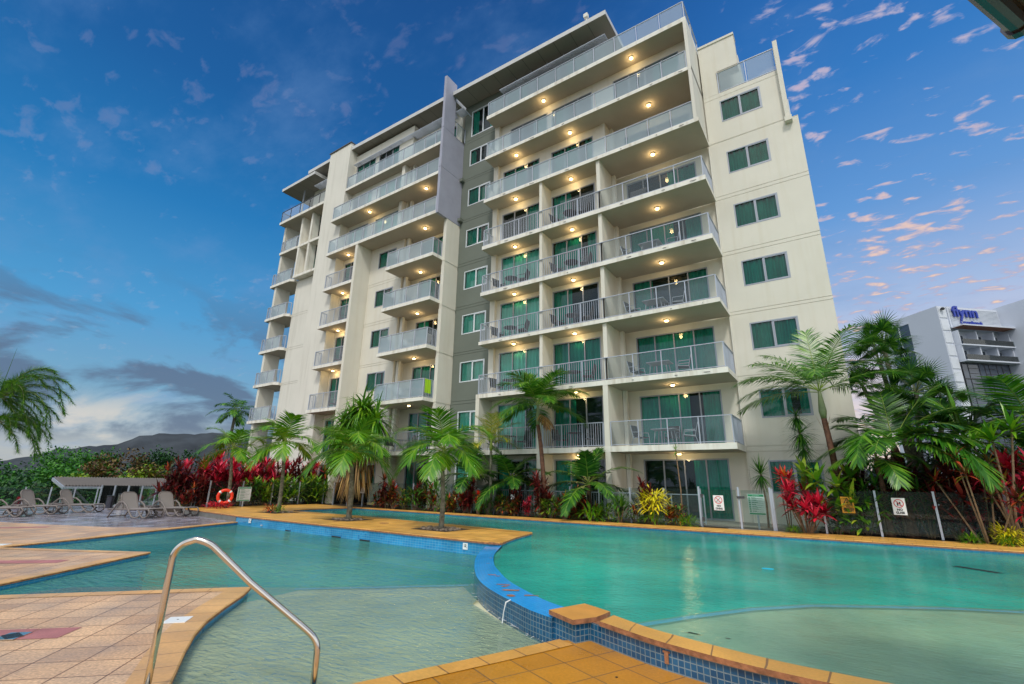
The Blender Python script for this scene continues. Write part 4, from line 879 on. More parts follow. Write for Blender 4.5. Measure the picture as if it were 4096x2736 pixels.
# depth markers
def marker(x, y, z, txt, label, sz=.16):
    t_ = thing('depth_marker', label, 'marker', (x, y, z))
    mb = MB(); mb.box(x - sz / 2, x + sz / 2, y - .012, y, z - sz / 2 * 1.0, z + sz / 2); mb.build('plate', 'white', t_)
    text(txt, sz * .62, 'black', t_, (x - sz * .04, y - .014, z + .012), (R(90), 0, 0), .001, bold=.003, sx=.7)
    if 'm' not in txt: text('m', sz * .25, 'black', t_, (x + sz * .34, y - .014, z - sz * .18), (R(90), 0, 0), .001)
    return t_
marker(-8.08, 9.915, -.15, '1.0', 'white 1.0 depth marker on the blue island wall near its right corner', .15)
marker(-18.75, 10.20, -.13, '1.2', 'white depth marker at the far left end of the blue island wall', .15)
marker(-12.55, 18.62, .78, '1.2', 'white 1.2 depth marker on a stake between crotons before the fence', .2)

# ------------------------------------------------------------------ glass pool fences
def fence(name, label, pts, h=1.31, step=1.33, z=0.0, post='alu', skip=()):
    f = thing(name, label, 'fence', (*pts[0], z))
    for k in range(len(pts) - 1):
        (xa, ya), (xb, yb) = pts[k], pts[k + 1]; L = math.hypot(xb - xa, yb - ya); n = max(1, round(L / step))
        for i in range(n + (k == len(pts) - 2)):
            x, y = xa + (xb - xa) * i / n, ya + (yb - ya) * i / n
            m_ = MB(); m_.box(x - .028, x + .028, y - .028, y + .028, z, z + h).box(x - .034, x + .034, y - .034, y + .034, z + h, z + h + .012); m_.build('post', post, f)
        for i in range(n):
            if (k, i) in skip: continue
            u0, u1 = (i + .05 / (L / n)) / n, (i + 1 - .05 / (L / n)) / n
            q = [(xa + (xb - xa) * u, ya + (yb - ya) * u) for u in (u0, u1)]
            m_ = MB(); m_.bar((q[0][0], q[0][1], z + (h + .02) / 2 + .02), (q[1][0], q[1][1], z + (h + .02) / 2 + .02), .010, h - .08); m_.build('glass_panel', 'fenceglass', f)
    return f
fence('glass_fence', 'frameless glass pool fence behind the croton bed along the far promenade', [(-25.9, 18.95), (-20.5, 18.95), (-4.51, 18.98)], z=-.04)
fence('glass_fence', 'glass pool fence in front of the jungle planting at the right', [(-2.12, 18.68), (2.05, 19.0), (8.0, 18.9)], z=0.0, step=1.33)
g = thing('pool_gate', 'glass pool gate with dark latch carrying the no diving sign', 'gate', (-4.45, 18.75, 0))
for x in (-4.48, -3.16, -2.18): m_ = MB(); m_.box(x - .03, x + .03, 18.66, 18.72, 0, 1.36); m_.build('post', 'alu', g)
m_ = MB(); m_.box(-4.40, -3.24, 18.685, 18.695, .06, 1.26).box(-3.08, -2.26, 18.685, 18.695, .04, 1.26); m_.build('glass_panel', 'fenceglass', g)
m_ = MB(); m_.box(-3.22, -2.98, 18.62, 18.70, .98, 1.06); m_.build('latch', 'bal_dark', g)
m_ = MB(); m_.box(-4.42, -4.34, 18.62, 18.68, .98, 1.1).box(-4.42, -4.34, 18.62, 18.68, .2, .32); m_.build('hinge', 'bal_dark', g)
fence('glass_fence', 'leaning view of glass fence closing the lounger deck on the left', [(-36.8, 5.4), (-36.8, 10.6)], h=1.0, step=1.04, z=ZD)
fence('glass_fence', 'closely posted glass fence in front of the pavilion posts', [(-36.6, 10.7), (-30.0, 13.2)], h=1.12, step=.95, z=ZD)
fence('glass_fence', 'short glass fence before the red cordyline hedge', [(-29.9, 13.3), (-27.0, 11.6)], h=1.2, step=1.1, z=ZD)
fence('glass_fence', 'glass fence standing among the hedge by the lifebuoy', [(-26.7, 12.2), (-26.7, 18.8)], h=1.25, step=1.6, z=0)
# ------------------------------------------------------------------ signs
def panel(name, label, x, y, z, w_, h_, mat='white', cat='sign', rot=0):
    t_ = thing(name, label, cat, (x, y, z)); m_ = MB(); m_.box(x - w_ / 2, x + w_ / 2, y - .006, y, z - h_ / 2, z + h_ / 2); m_.build('board', mat, t_); return t_
def ring(mb, x, y, z, r, w_, n=28):
    for k in range(n):
        a, b = 6.2832 * k / n, 6.2832 * (k + 1) / n
        mb.face([(x + (r) * math.cos(a), y, z + r * math.sin(a)), (x + r * math.cos(b), y, z + r * math.sin(b)), (x + (r - w_) * math.cos(b), y, z + (r - w_) * math.sin(b)), (x + (r - w_) * math.cos(a), y, z + (r - w_) * math.sin(a))])
RX = (R(90), 0, 0)
s_ = panel('no_diving_sign', 'white NO DIVING sign with red prohibition ring on the pool gate', -3.83, 18.655, .82, .34, .5)
m_ = MB(); ring(m_, -3.83, 18.646, .91, .13, .022); m_.bar((-3.92, 18.645, 1.0), (-3.74, 18.645, .82), .004, .02); m_.build('prohibition_ring', 'red', s_)
m_ = MB(); m_.bar((-3.90, 18.647, .86), (-3.78, 18.647, .97), .003, .016).bar((-3.9, 18.647, .845), (-3.77, 18.647, .845), .003, .012); m_.build('diver_symbol', 'black', s_)
text('NO', .085, 'black', s_, (-3.83, 18.646, .715), RX, .001, bold=.004); text('DIVING', .085, 'black', s_, (-3.83, 18.646, .625), RX, .001, bold=.004, sx=.8)
s_ = panel('no_diving_sign', 'small white no diving sign on the fence behind the left island palm', -23.2, 18.9, 1.0, .34, .62)
m_ = MB(); ring(m_, -23.2, 18.89, 1.12, .13, .025); m_.bar((-23.29, 18.889, 1.21), (-23.11, 18.889, 1.03), .004, .02); m_.build('prohibition_ring', 'red', s_); text('NO', .09, 'black', s_, (-23.2, 18.89, .87), RX, .001); text('DIVING', .08, 'black', s_, (-23.2, 18.89, .78), RX, .001, sx=.8)
def rescue(x, y, z, w_, h_, label, rz=0):
    s_ = panel('rescue_board', label, x, y, z, w_, h_)
    yy = y - .009; m_ = MB(); m_.box(x - w_ * .47, x + w_ * .47, yy - .002, yy, z + h_ * .38, z + h_ * .48).box(x - w_ * .47, x + w_ * .47, yy - .002, yy, z - h_ * .48, z - h_ * .41)
    for k in range(7):
        zz_ = z + h_ * (.30 - .105 * k); m_.box(x - w_ * .45, x - w_ * .34, yy - .002, yy, zz_ - h_ * .04, zz_ + h_ * .035); m_.box(x - w_ * .28, x + w_ * (-.02 + .05 * (k % 3)), yy - .002, yy, zz_ + h_ * .003, zz_ + h_ * .026)
        m_.box(x - w_ * .02 + (k % 2) * .04, x + w_ * .42, yy - .002, yy, zz_ - h_ * .034, zz_ - h_ * .026)
    m_.build('green_print', 'greenp', s_)
    m_ = MB()
    for k in range(7):
        zz_ = z + h_ * (.30 - .105 * k)
        for q in range(2): m_.box(x - w_ * .28, x + w_ * (.40 - .09 * ((k + q) % 3)), yy - .001, yy, zz_ - h_ * (.012 + .018 * q), zz_ - h_ * (.006 + .018 * q))
    m_.build('small_print', 'black', s_)
    for k, c in enumerate('DRSABCD'): text(c, h_ * .065, 'white', s_, (x - w_ * .395, yy - .003, z + h_ * (.30 - .105 * k) - .002), RX, .0005)
    text('Resuscitation', h_ * .06, 'white', s_, (x, yy - .003, z + h_ * .43), RX, .0005)
    m_ = MB(); m_.box(x - .03, x + .03, y + .004, y + .04, 0 if z > .4 else z - h_, z + h_ * .1); m_.build('post', 'alu', s_)
    return s_
rescue(-2.66, 18.9, .80, .52, .68, 'green and white resuscitation board right of the pool gate')
rescue(-26.0, 13.6, .62, .62, .70, 'green and white resuscitation board beside the red lifebuoy').rotation_euler = (0, 0, R(62))
rescue(-24.4, 18.9, .85, .40, .80, 'narrow green and white rescue board on the fence left of the pandanus')
s_ = panel('lifeguard_sign', 'amber warning sign reading NO LIFEGUARD ON DUTY on the right fence', -.07, 18.77, .88, .33, .48, 'amber')
m_ = MB(); q = [(-.07, 1.075), (-.195, .875), (.055, .875)]; yy = 18.76
for i in range(3):
    a, b = q[i], q[(i + 1) % 3]; m_.bar((a[0], yy, a[1]), (b[0], yy, b[1]), .003, .02)
m_.box(-.079, -.061, yy - .002, yy, .93, 1.02).box(-.079, -.061, yy - .002, yy, .893, .912); m_.build('warning_triangle', 'black', s_)
for i, w_ in enumerate(('NO', 'LIFEGUARD', 'ON DUTY')): text(w_, .068, 'black', s_, (-.07, yy, .825 - .062 * i), RX, .001, bold=.003, sx=.82)
s_ = panel('no_glass_sign', 'white NO GLASS sign with red ring on the far right fence panel', 1.20, 18.88, .88, .32, .48)
m_ = MB(); yy = 18.87; ring(m_, 1.20, yy, .965, .12, .02); m_.bar((1.12, yy - .001, 1.045), (1.28, yy - .001, .885), .004, .018); m_.build('prohibition_ring', 'red', s_)
m_ = MB(); m_.box(1.155, 1.19, yy + .001, yy + .002, .90, .98).box(1.165, 1.18, yy + .001, yy + .002, .98, 1.02).box(1.21, 1.245, yy + .001, yy + .002, .95, 1.01).box(1.223, 1.232, yy + .001, yy + .002, .91, .95).box(1.21, 1.245, yy + .001, yy + .002, .90, .91); m_.build('bottle_symbol', 'black', s_)
text('NO', .085, 'black', s_, (1.2, yy, .785), RX, .001, bold=.004); text('GLASS', .085, 'black', s_, (1.2, yy, .70), RX, .001, bold=.004, sx=.85)
# lifebuoy
lb = thing('lifebuoy', 'orange lifebuoy with white bands leaning on the leftmost slim palm', 'lifebuoy', (-25.35, 12.35, .53))
def torus(c, R_, r_, ax, ay, a0, a1, n, m=10):
    mb = MB(); ps = [Vector(c) + ax * (R_ * math.cos(a0 + (a1 - a0) * k / n)) + ay * (R_ * math.sin(a0 + (a1 - a0) * k / n)) for k in range(n + 1)]
    mb.tube(ps, r_, m); return mb
ax = Vector((math.cos(R(63)), math.sin(R(63)), 0)); ay = Vector((0, 0, 1))
torus((-25.35, 12.35, .53), .30, .075, ax, ay, 0, 6.2832, 40).build('ring', 'orange_ring', lb, smooth=True)
for k in range(4): torus((-25.35, 12.35, .53), .30, .078, ax, ay, R(40 + 90 * k), R(54 + 90 * k), 3).build('band', 'white', lb)

# ------------------------------------------------------------------ sun loungers
def lounger():
    t_ = thing('sun_lounger', 'x', 'sun lounger', (0, 0, 0))
    for s in (-1, 1):
        y = .32 * s; mb = MB()
        # side beam: low foot loop, long curve, arm loop
        mb.tube([(-.95, y, .30), (-.3, y, .31), (.3, y, .31), (.7, y, .33), (.93, y, .33), (1.0, y, .25), (.96, y, .10), (.86, y, .03), (.74, y, .03), (.62, y, .12), (.48, y, .27)], .028, 8)
        mb.tube([(-.85, y * 1.06, .0), (-.80, y * 1.06, .12), (-.55, y * 1.08, .45), (-.42, y * 1.1, .56), (-.25, y * 1.1, .57), (-.08, y * 1.1, .46), (.12, y * 1.08, .2), (.25, y * 1.06, .05), (.4, y * 1.04, .02), (.55, y * 1.04, .05), (.68, y, .2)], .030, 8)
        mb.build('side_frame', 'wicker', t_, smooth=True, local=True)
    mb = MB(); mb.tube([(-.80, -.3, .04), (-.80, .3, .04)], .02, 8).tube([(.9, -.3, .33), (.9, .3, .33)], .02, 8).tube([(-.2, -.3, .3), (-.2, .3, .3)], .02, 8); mb.build('crossbar', 'wicker', t_, local=True)
    mb = MB(); n = 12
    for i in range(n):
        x0, x1 = -.25 + 1.2 * i / n, -.25 + 1.2 * (i + 1) / n; z0, z1 = .335 + .012 * math.sin(i / n * 6), .335 + .012 * math.sin((i + 1) / n * 6)
        mb.face([(x0, -.29, z0), (x1, -.29, z1), (x1, .29, z1), (x0, .29, z0)]); mb.face([(x0, -.29, z0 - .02), (x0, .29, z0 - .02), (x1, .29, z1 - .02), (x1, -.29, z1 - .02)])
        for yy in (-.29, .29): mb.face([(x0, yy, z0 - .02), (x1, yy, z1 - .02), (x1, yy, z1), (x0, yy, z0)])
    mb.build('seat', 'slingl', t_, local=True)
    mb = MB(); th = R(66); ca, sa = math.cos(th), math.sin(th)
    prof = []
    hw = lambda u: .29 if u < .8 else .29 - .10 * ((u - .8) / .2) ** 2
    for i in range(9):
        u = i / 8; l = .62 * u; x, z = -.25 - l * ca, .34 + l * sa; prof.append((x, z, hw(u), .02 * math.sin(u * 3.14)))
    for i in range(8):
        a, b = prof[i], prof[i + 1]
        mb.face([(a[0] - a[3], -a[2], a[1]), (a[0] - a[3], a[2], a[1]), (b[0] - b[3], b[2], b[1]), (b[0] - b[3], -b[2], b[1])]); mb.face([(a[0] - .03, -a[2], a[1]), (b[0] - .03, -b[2], b[1]), (b[0] - .03, b[2], b[1]), (a[0] - .03, a[2], a[1])])
    mb.build('backrest', 'slingl', t_, local=True)
    mb = MB(); q = [(p[0] - .015, -p[2] - .012, p[1]) for p in prof] + [(prof[-1][0] - .02, 0, prof[-1][1] + .02)] + [(p[0] - .015, p[2] + .012, p[1]) for p in prof[::-1]]
    mb.tube(q, .022, 8); mb.bar((-.45, -.26, .62), (-.62, -.26, .3), .02).bar((-.45, .26, .62), (-.62, .26, .3), .02); mb.build('back_frame', 'wicker', t_, smooth=True, local=True)
    return t_
lp = Proto(lounger()); GL = 'sun loungers on the wet deck'
for (x, y, rz, lab) in ((-28.35, 5.15, 44, 'grey sun lounger cut off by the left edge of the photo'), (-29.3, 6.45, 42, 'grey sun lounger second from the left on the wet deck'), (-29.75, 7.85, 42, 'grey sun lounger third from the left, nearest the dark bins'),
                      (-24.55, 8.5, 22, 'grey sun lounger facing the pool with a small table to its right'), (-24.75, 9.9, 20, 'grey sun lounger nearest the raised deck and kerb')):
    lp.put((x, y, ZD + .005), R(rz), lab, 1.08, GL)
def side_table():
    t_ = thing('side_table', 'x', 'side table', (0, 0, 0)); mb = MB(); mb.prism([(.22 * math.copysign(abs(math.cos(a * .3927)) ** .5, math.cos(a * .3927)), .22 * math.copysign(abs(math.sin(a * .3927)) ** .5, math.sin(a * .3927))) for a in range(16)], .40, .43); mb.build('tabletop', 'wicker', t_, local=True)
    for i in (-1, 1):
        for j in (-1, 1): m_ = MB(); m_.bar((.2 * i, .2 * j, 0), (.15 * i, .15 * j, .4), .03); m_.build('leg', 'wicker', t_, local=True)
    return t_
tp = Proto(side_table())
for (x, y, lab) in ((-28.9, 5.85, 'small grey table between the two leftmost loungers'), (-29.6, 7.15, 'small grey table between the second and third loungers'), (-24.95, 9.15, 'small grey table between the two loungers facing the pool')): tp.put((x, y, ZD + .005), R(40), lab, 1.0, 'side tables between loungers')
for (x, y, s, lab) in ((-32.85, 10.1, 1.0, 'low black litter bin beside the fence'), (-32.3, 10.45, 1.18, 'taller steel litter bin right of the black bin')):
    t_ = thing('litter_bin', lab, 'bin', (x, y, ZD)); m_ = MB(); m_.prism([(x + .17 * s * math.cos(k * .3927), y + .17 * s * math.sin(k * .3927)) for k in range(16)], ZD, ZD + .58 * s); m_.build('body', 'bin' if s < 1.1 else 'steel', t_)
    m_ = MB(); m_.prism([(x + .18 * s * math.cos(k * .3927), y + .18 * s * math.sin(k * .3927)) for k in range(16)], ZD + .58 * s, ZD + .64 * s); m_.build('lid', 'black', t_)
# ------------------------------------------------------------------ pavilion roof below the deck, on the left
pv = thing('pavilion', 'open pavilion with grey corrugated roof beyond the lounger deck', 'pavilion', (-41, 13, -5))
mb = MB(); y = 9.7; n = 42
for i in range(n):
    ya, yb = 9.7 + 6.5 * i / n, 9.7 + 6.5 * (i + 1) / n; ym = (ya + yb) / 2
    mb.face([(-39.5, ya, .76), (-39.5, ym, .86), (-42.2, ym, 1.36), (-42.2, ya, 1.26)]); mb.face([(-39.5, ym, .86), (-39.5, yb, .76), (-42.2, yb, 1.26), (-42.2, ym, 1.36)])
mb.box(-42.2, -39.5, 9.7, 16.2, .60, .70) if False else None
mb.face([(-39.5, 9.7, .74), (-42.2, 9.7, 1.24), (-42.2, 16.2, 1.24), (-39.5, 16.2, .74)]); mb.build('roof', 'roofm', pv)
m_ = MB(); m_.bar((-39.47, 9.7, .70), (-39.47, 16.2, .70), .05, .14).bar((-39.5, 9.68, .68), (-42.2, 9.68, 1.18), .06, .18).bar((-39.5, 16.22, .68), (-42.2, 16.22, 1.18), .06, .18); m_.build('gutter', 'alu', pv)
for yy in (10.2, 15.6):
    m_ = MB(); m_.bar((-41.2, yy, -5), (-41.2, yy, 1.0), .22); m_.build('post', 'alu', pv); 
for yy, s in ((10.2, 1), (15.6, -1)): m_ = MB(); m_.bar((-41.2, yy + 1.9 * s, -.9), (-40.2, yy, .75), .1); m_.bar((-41.2, yy, -.9), (-39.8, yy + .1 * s, .7), .1); m_.build('brace', 'alu', pv)
m_ = MB(); m_.box(-37.9, -37.5, 11.9, 12.3, -5, .75); tag(m_.build('service_cabinet', 'alu', loc=(-37.7, 12.1, -5)), 'tall pale metal cabinet behind the fence near the bins', 'cabinet')
# eave of the shelter the photo is taken from, top right corner
pe = thing('shelter_roof', 'dark underside and steel gutter of a roof corner overhead', 'roof', (3.2, 1.6, ZD))
m_ = MB(); m_.prism([(0.5, 2.35), (1.44, 3.97), (3.2, 2.9), (2.3, 1.25)], 4.44, 4.5); m_.build('roof_sheet', 'bal_dark', pe)
m_ = MB(); m_.tube([(0.35, 2.1, 4.42), (1.42, 3.93, 4.42)], .07, 12); m_.tube([(1.42, 3.93, 4.42), (1.45, 3.985, 4.42)], .085, 12); m_.tube([(1.46, 3.95, 4.42), (3.2, 2.95, 4.42)], .06, 10); m_.build('gutter', 'bin', pe, smooth=False)
m_ = MB(); m_.bar((2.9, 2.6, ZD), (2.9, 2.6, 4.44), .1); m_.build('post', 'bin', pe)

# small things round the pools
for i, x in enumerate((-17.6, -16.1, -13.4, -12.0)):
    yy = 10.06 + (x + 12.3) * -.0335; m_ = MB(); m_.box(x - .22, x + .22, yy - .03, yy + .02, -.325, -.295)
    tag(m_.build('overflow_slot', 'black', loc=(x, yy, -.3)), f'dark overflow slot at the waterline of the island wall, {ORD[i]} from the left', 'slot', 'overflow slots in the island wall')
m_ = MB(); m_.prism([(-17.9 + .05 * math.cos(k * .6), 10.19 + .05 * math.sin(k * .6)) for k in range(10)], -.26, -.22); tag(m_.build('wall_nozzle', 'alu', loc=(-17.9, 10.2, -.24)), 'little round nozzle on the island wall near its left end', 'nozzle')
m_ = MB(); m_.box(-1.60, -1.565, 4.868, 4.90, -.17, -.075).box(-1.615, -1.55, 4.874, 4.90, -.085, -.07); m_.build('rust_bracket', 'brickside', pw)
for (x, y, a, lab) in ((-1.58, 5.62, .3, 'dark fallen palm leaf scrap lying in the right shallow water'), (-1.22, 5.66, 1.0, 'tiny dark leaf scrap right of the larger one in the shallow water')):
    m_ = MB(); sz = .11 if a < .5 else .04
    for k in range(5): b_ = a + random.uniform(-.5, .5); u_ = random.uniform(-.5, .5) * sz; m_.face([(x + u_, y + u_ * .3, ZW1 + .003), (x + u_ + sz * .5 * math.cos(b_), y + sz * .3 * math.sin(b_), ZW1 + .003), (x + u_ + sz * math.cos(b_), y + sz * math.sin(b_) * .6, ZW1 + .003), (x + u_ + sz * .5 * math.cos(b_ + .5), y + sz * .3 * math.sin(b_ + .5) + .02, ZW1 + .003)])
    tag(m_.build('fallen_leaf', 'bal_dark', loc=(x, y, ZW1)), lab, 'leaf')
# ------------------------------------------------------------------ vegetation
def strip_leaf(mb, p, d, L, w, droop, n=3, mi=0, up=Vector((0, 0, 1)), fold=0.0, peak=.35):
    """a lance leaf: ribbon that starts along d and sags"""
    d = d.normalized(); s = d.cross(up)
    s = s.normalized() if s.length > 1e-3 else Vector((1, 0, 0))
    base = len(mb.v); q = p.copy(); dd = d.copy()
    for i in range(n + 1):
        u_ = i / n; ww = w * (min(1, .35 + u_ / peak * .65) if u_ < peak else (1 - (u_ - peak) / (1 - peak)) ** .8) * .5
        mb.v.append(tuple(q - s * ww)); mb.v.append(tuple(q + s * ww))
        dd = (dd + Vector((0, 0, -droop / n))).normalized(); q = q + dd * (L / n)
    for i in range(n): b = base + 2 * i; mb.f.append((b, b + 1, b + 3, b + 2)); mb.m.append(mi)
def frond(mb, p, az_, el_, L, droop, ll, n=34, lw=.035, vee=.35, lean=.55, leafdroop=.5, mi=0, ms=1, r=.016, bare=.16, seg=2, curl=0):
    """pinnate palm frond: arching midrib with two rows of leaflets"""
    d = Vector((math.sin(az_) * math.cos(el_), math.cos(az_) * math.cos(el_), math.sin(el_))); N_ = 14; pts = [p.copy()]; q = p.copy()
    for i in range(N_):
        d = (d + Vector((0, 0, -droop / N_ * (0.4 + 1.4 * i / N_)))).normalized(); q = q + d * (L / N_); pts.append(q.copy())
    mb.tube(pts, [r * (1 - .8 * i / N_) + .002 for i in range(N_ + 1)], 5, ms, cap=False)
    for i in range(n):
        u_ = bare + (1 - bare) * (i + .5) / n; x = u_ * N_; k = min(int(x), N_ - 1); a = pts[k].lerp(pts[k + 1], x - k); T = (pts[k + 1] - pts[k]).normalized()
        S = T.cross(Vector((0, 0, 1))); S = S.normalized() if S.length > .05 else Vector((math.cos(az_), -math.sin(az_), 0)); U = S.cross(T)
        f = math.sin(math.pi * min(1, (u_ * .92 + .10))) ** .6; l = ll * (.35 + .75 * f) * random.uniform(.88, 1.1)
        for sgn in (-1, 1):
            dr = (S * sgn * (1 - lean * u_) + T * (.35 + lean * u_) + U * (vee + random.uniform(-.12, .12))).normalized()
            strip_leaf(mb, a, dr, l, lw, leafdroop * random.uniform(.6, 1.4), seg, mi, up=U, peak=.3)
def palm(name, label, x, y, z0, hz, nf, L, ll, leaf, rt=.075, lean=(0, 0), trunkm='trunk', shaft='shaft', sh=.55, n=34, droop=1.1, elr=(.15, 1.35), cat='palm tree', lw=.04, group=None, seg=2, vee=.35, ld=.5, az0=None, dead=0, swell=1.0, fr=None):
    t_ = thing(name, label, cat, (x, y, z0), 0, group); top = Vector((x + lean[0], y + lean[1], hz)); b = Vector((x, y, z0 - .05))
    m_ = MB(); K = 22; pts = []; rs = []
    for i in range(K + 1):
        u_ = i / K; bend = math.sin(u_ * math.pi) * .06; p = b.lerp(top - Vector((0, 0, sh)), u_); p = p + Vector((lean[0] * (u_ * u_ - u_), lean[1] * (u_ * u_ - u_), 0)) + Vector((bend * .3, bend * .2, 0))
        pts.append(p); rs.append(rt * (1.25 - .35 * u_ + (.35 * max(0, 1 - u_ * 8))) * (1 + .05 * (i % 2)))
    m_.tube(pts, rs, 10); m_.build('trunk', trunkm, t_, smooth=True)
    if shaft:
        m_ = MB(); m_.tube([pts[-1], pts[-1].lerp(top, .25), pts[-1].lerp(top, .7), top + Vector((0, 0, .05))], [rt * .9, rt * 1.15 * swell, rt * .8, rt * .35], 10); m_.build('crownshaft', shaft, t_, smooth=True)
    m_ = MB(); a = random.random() * 6
    for i in range(nf):
        u_ = i / max(1, nf - 1); a += 2.4; e = elr[1] + (elr[0] - elr[1]) * u_ ** .8 + random.uniform(-.1, .1)
        if fr: a, e = fr[i % len(fr)] if i < len(fr) else (a, e)
        frond(m_, top - Vector((0, 0, .12 * u_)), a, e, L * random.uniform(.85, 1.08) * (.8 if u_ < .12 else 1), droop * random.uniform(.8, 1.25), ll, n, lw, vee, mi=0, ms=1, seg=seg, leafdroop=ld)
    m_.build('crown', [leaf, 'shaft'], t_)
    if dead:
        m_ = MB()
        for i in range(dead): frond(m_, top - Vector((0, 0, .5)), random.random() * 6, -.2, L * .45, 1.6, ll * .7, 16, lw, .1, leafdroop=1.2)
        m_.build('dead_frond', ['L_straw', 'cane'], t_)
    return t_
GP = 'young palms planted along the island deck'
palm('island_palm', 'slim young palm with the lifebuoy leaning at its foot', -25.61, 12.63, 0, 2.95, 11, 1.75, .72, 'L_palm', .07, (-.05, -.15), n=30, group=GP, ld=.42, lw=.07, droop=1.7, vee=.15, elr=(.15, 1.3))
palm('island_palm', 'second bright green palm from the left, red bromeliads at its foot', -20.68, 12.42, 0, 3.0, 12, 1.9, .78, 'L_palm', .07, (-.05, -.1), n=32, group=GP, ld=.42, lw=.07, droop=1.7, vee=.15, elr=(.15, 1.3), dead=1)
palm('island_palm', 'bushy bright green palm in front of the shaggy pandanus', -15.35, 11.99, 0, 2.5, 15, 1.9, .76, 'L_palm', .08, (-.03, -.08), n=34, group=GP, ld=.45, lw=.068, vee=.15, shaft=None, droop=1.7, elr=(.1, 1.3))
palm('island_palm', 'front palm with yellow-green crownshaft nearest the island corner', -10.41, 11.57, 0, 2.4, 14, 1.8, .72, 'L_palm', .065, (-.02, -.05), n=34, group=GP, ld=.45, lw=.066, vee=.15, droop=1.7, elr=(.1, 1.3), sh=.7)
stones(-20.68, 12.42, .62, 60, 'loose pebbles round the foot of the second palm'); stones(-15.35, 11.99, .62, 90, 'river stones round the foot of the bushy palm'); stones(-10.41, 11.57, .62, 120, 'river stones round the foot of the front palm'); 
palm('feather_palm', 'tall palm with arching dark fronds leaning before the balconies', -11.0, 18.75, 0, 4.95, 17, 2.35, .78, 'L_mid', .09, (-.30, 0), 'trunk_r', 'shaft_g', 1.0, n=50, elr=(.0, 1.4), droop=1.0, ld=.5, lw=.065, dead=2, vee=.2)
palm('bushy_palm', 'yellowing palm just behind the front island palm', -13.9, 17.6 + 1.1, 0, 3.4, 12, 1.7, .6, 'L_palm_y', .07, n=30, elr=(.2, 1.4), droop=1.0)
for (x, y, hz, lab, L) in ((-15.5, 19.3, 1.75, 'low dark palm left of the grey strip, arching behind the fence', 2.0), (-13.15, 19.3, 1.65, 'low dark palm in the middle behind the glass fence', 2.3), (-9.1, 19.25, 1.45, 'low dark palm with spreading fronds at the right behind the fence', 2.3)):
    palm('low_palm', lab, x, y, 0, hz, 11, L, .6, 'L_palm_d', .09, (0, 0), 'trunk_r', None, .1, n=40, elr=(-.05, 1.2), droop=1.0, group='low dark palms behind the fence', lw=.085, vee=.1, ld=.35)
palm('feather_palm', 'tall palm with brown ringed trunk and swollen crownshaft by the right wing', -.22, 19.6, 0, 4.75, 14, 2.95, .78, 'L_mid', .095, (-.1, .3), 'trunk_r', 'shaft_g', 1.05, n=54, elr=(.0, 1.35), droop=.9, lw=.05, vee=.15, ld=.5, swell=1.15, fr=[(R(-10), 1.35), (R(15), 1.1), (R(-75), .62), (R(80), .75), (R(-95), .35), (R(60), .3), (R(-60), 1.0), (R(-100), .55), (R(85), 1.05), (R(180), .5), (R(150), .9), (R(-140), .6), (R(-70), .2), (R(100), .45)])
m_ = MB()
for a in (R(-80), R(100)): strip_leaf(m_, Vector((-.33, 19.8, 3.15)), Vector((math.sin(a) * .35, math.cos(a) * .2, 1)), .75, .16, -.1, 4, peak=.6)
m_.build('spathe', 'L_straw', bpy.data.objects['feather_palm.001'])
# far foxtail palm at the left edge
fx = palm('foxtail_palm', 'large foxtail palm with bottlebrush fronds cut by the left edge', -32.6, 4.75, ZD, 5.0, 0, 1, 1, 'L_palm_d', .16, (-.1, 0), 'trunk', 'shaft_g', 1.0)
bpy.data.objects.remove([c for c in fx.children if c.name.startswith('crown') and not c.name.startswith('crownshaft')][0])
m_ = MB(); top = Vector((-32.7, 4.75, 4.95))
def brush(m_, p, a, e, L, droop, ll, n):
    d = Vector((math.sin(a) * math.cos(e), math.cos(a) * math.cos(e), math.sin(e))); N_ = 14; pts = [p.copy()]; q = p.copy()
    for i in range(N_): d = (d + Vector((0, 0, -droop / N_ * (.4 + 1.4 * i / N_)))).normalized(); q = q + d * (L / N_); pts.append(q.copy())
    m_.tube(pts, [.025 * (1 - .8 * i / N_) for i in range(N_ + 1)], 5, 1, cap=False)
    for i in range(n):
        x = (.15 + .85 * i / n) * N_; k = min(int(x), N_ - 1); c = pts[k].lerp(pts[k + 1], x - k); T = (pts[k + 1] - pts[k]).normalized()
        A = T.cross(Vector((0, 0, 1))).normalized(); Bv = T.cross(A); t_ = random.random() * 6.283
        dr = A * math.cos(t_) + Bv * math.sin(t_) + T * random.uniform(.5, .9); strip_leaf(m_, c, dr, ll * random.uniform(.7, 1.1) * (1 - .35 * i / n), .07, .35, 1, 0, up=T, peak=.4)
for (a, e, L, dr) in ((8, 1.05, 3.2, 2.2), (25, .75, 3.2, 2.0), (40, 1.2, 2.8, 2.2), (-20, 1.2, 2.9, 1.8), (15, .2, 2.8, 1.5), (50, .2, 2.8, 1.7), (90, .7, 3.0, 2.0), (120, 1.0, 3, 2), (180, .9, 3.2, 2), (200, .3, 3, 1.6), (160, 1.2, 3, 2), (-60, .8, 3, 1.8), (-5, -.25, 2.4, 1.2), (70, -.3, 2.4, 1.0), (150, -.2, 2.5, 1.2), (30, .5, 3.1, 1.9), (12, .95, 2.6, 1.4), (60, 1.0, 2.8, 2.2), (35, -.5, 2.2, .8), (140, .5, 3, 1.8), (20, .9, 3.4, 3.2), (45, .6, 3.3, 3.2), (5, .5, 3.0, 3.0), (75, .8, 3.2, 3.4), (30, 1.2, 3.4, 3.6), (100, .4, 3.0, 3.0), (15, 0, 2.8, 2.4), (55, -.1, 2.9, 2.0)):
    brush(m_, top, R(a), e, L, dr, .46, 330)
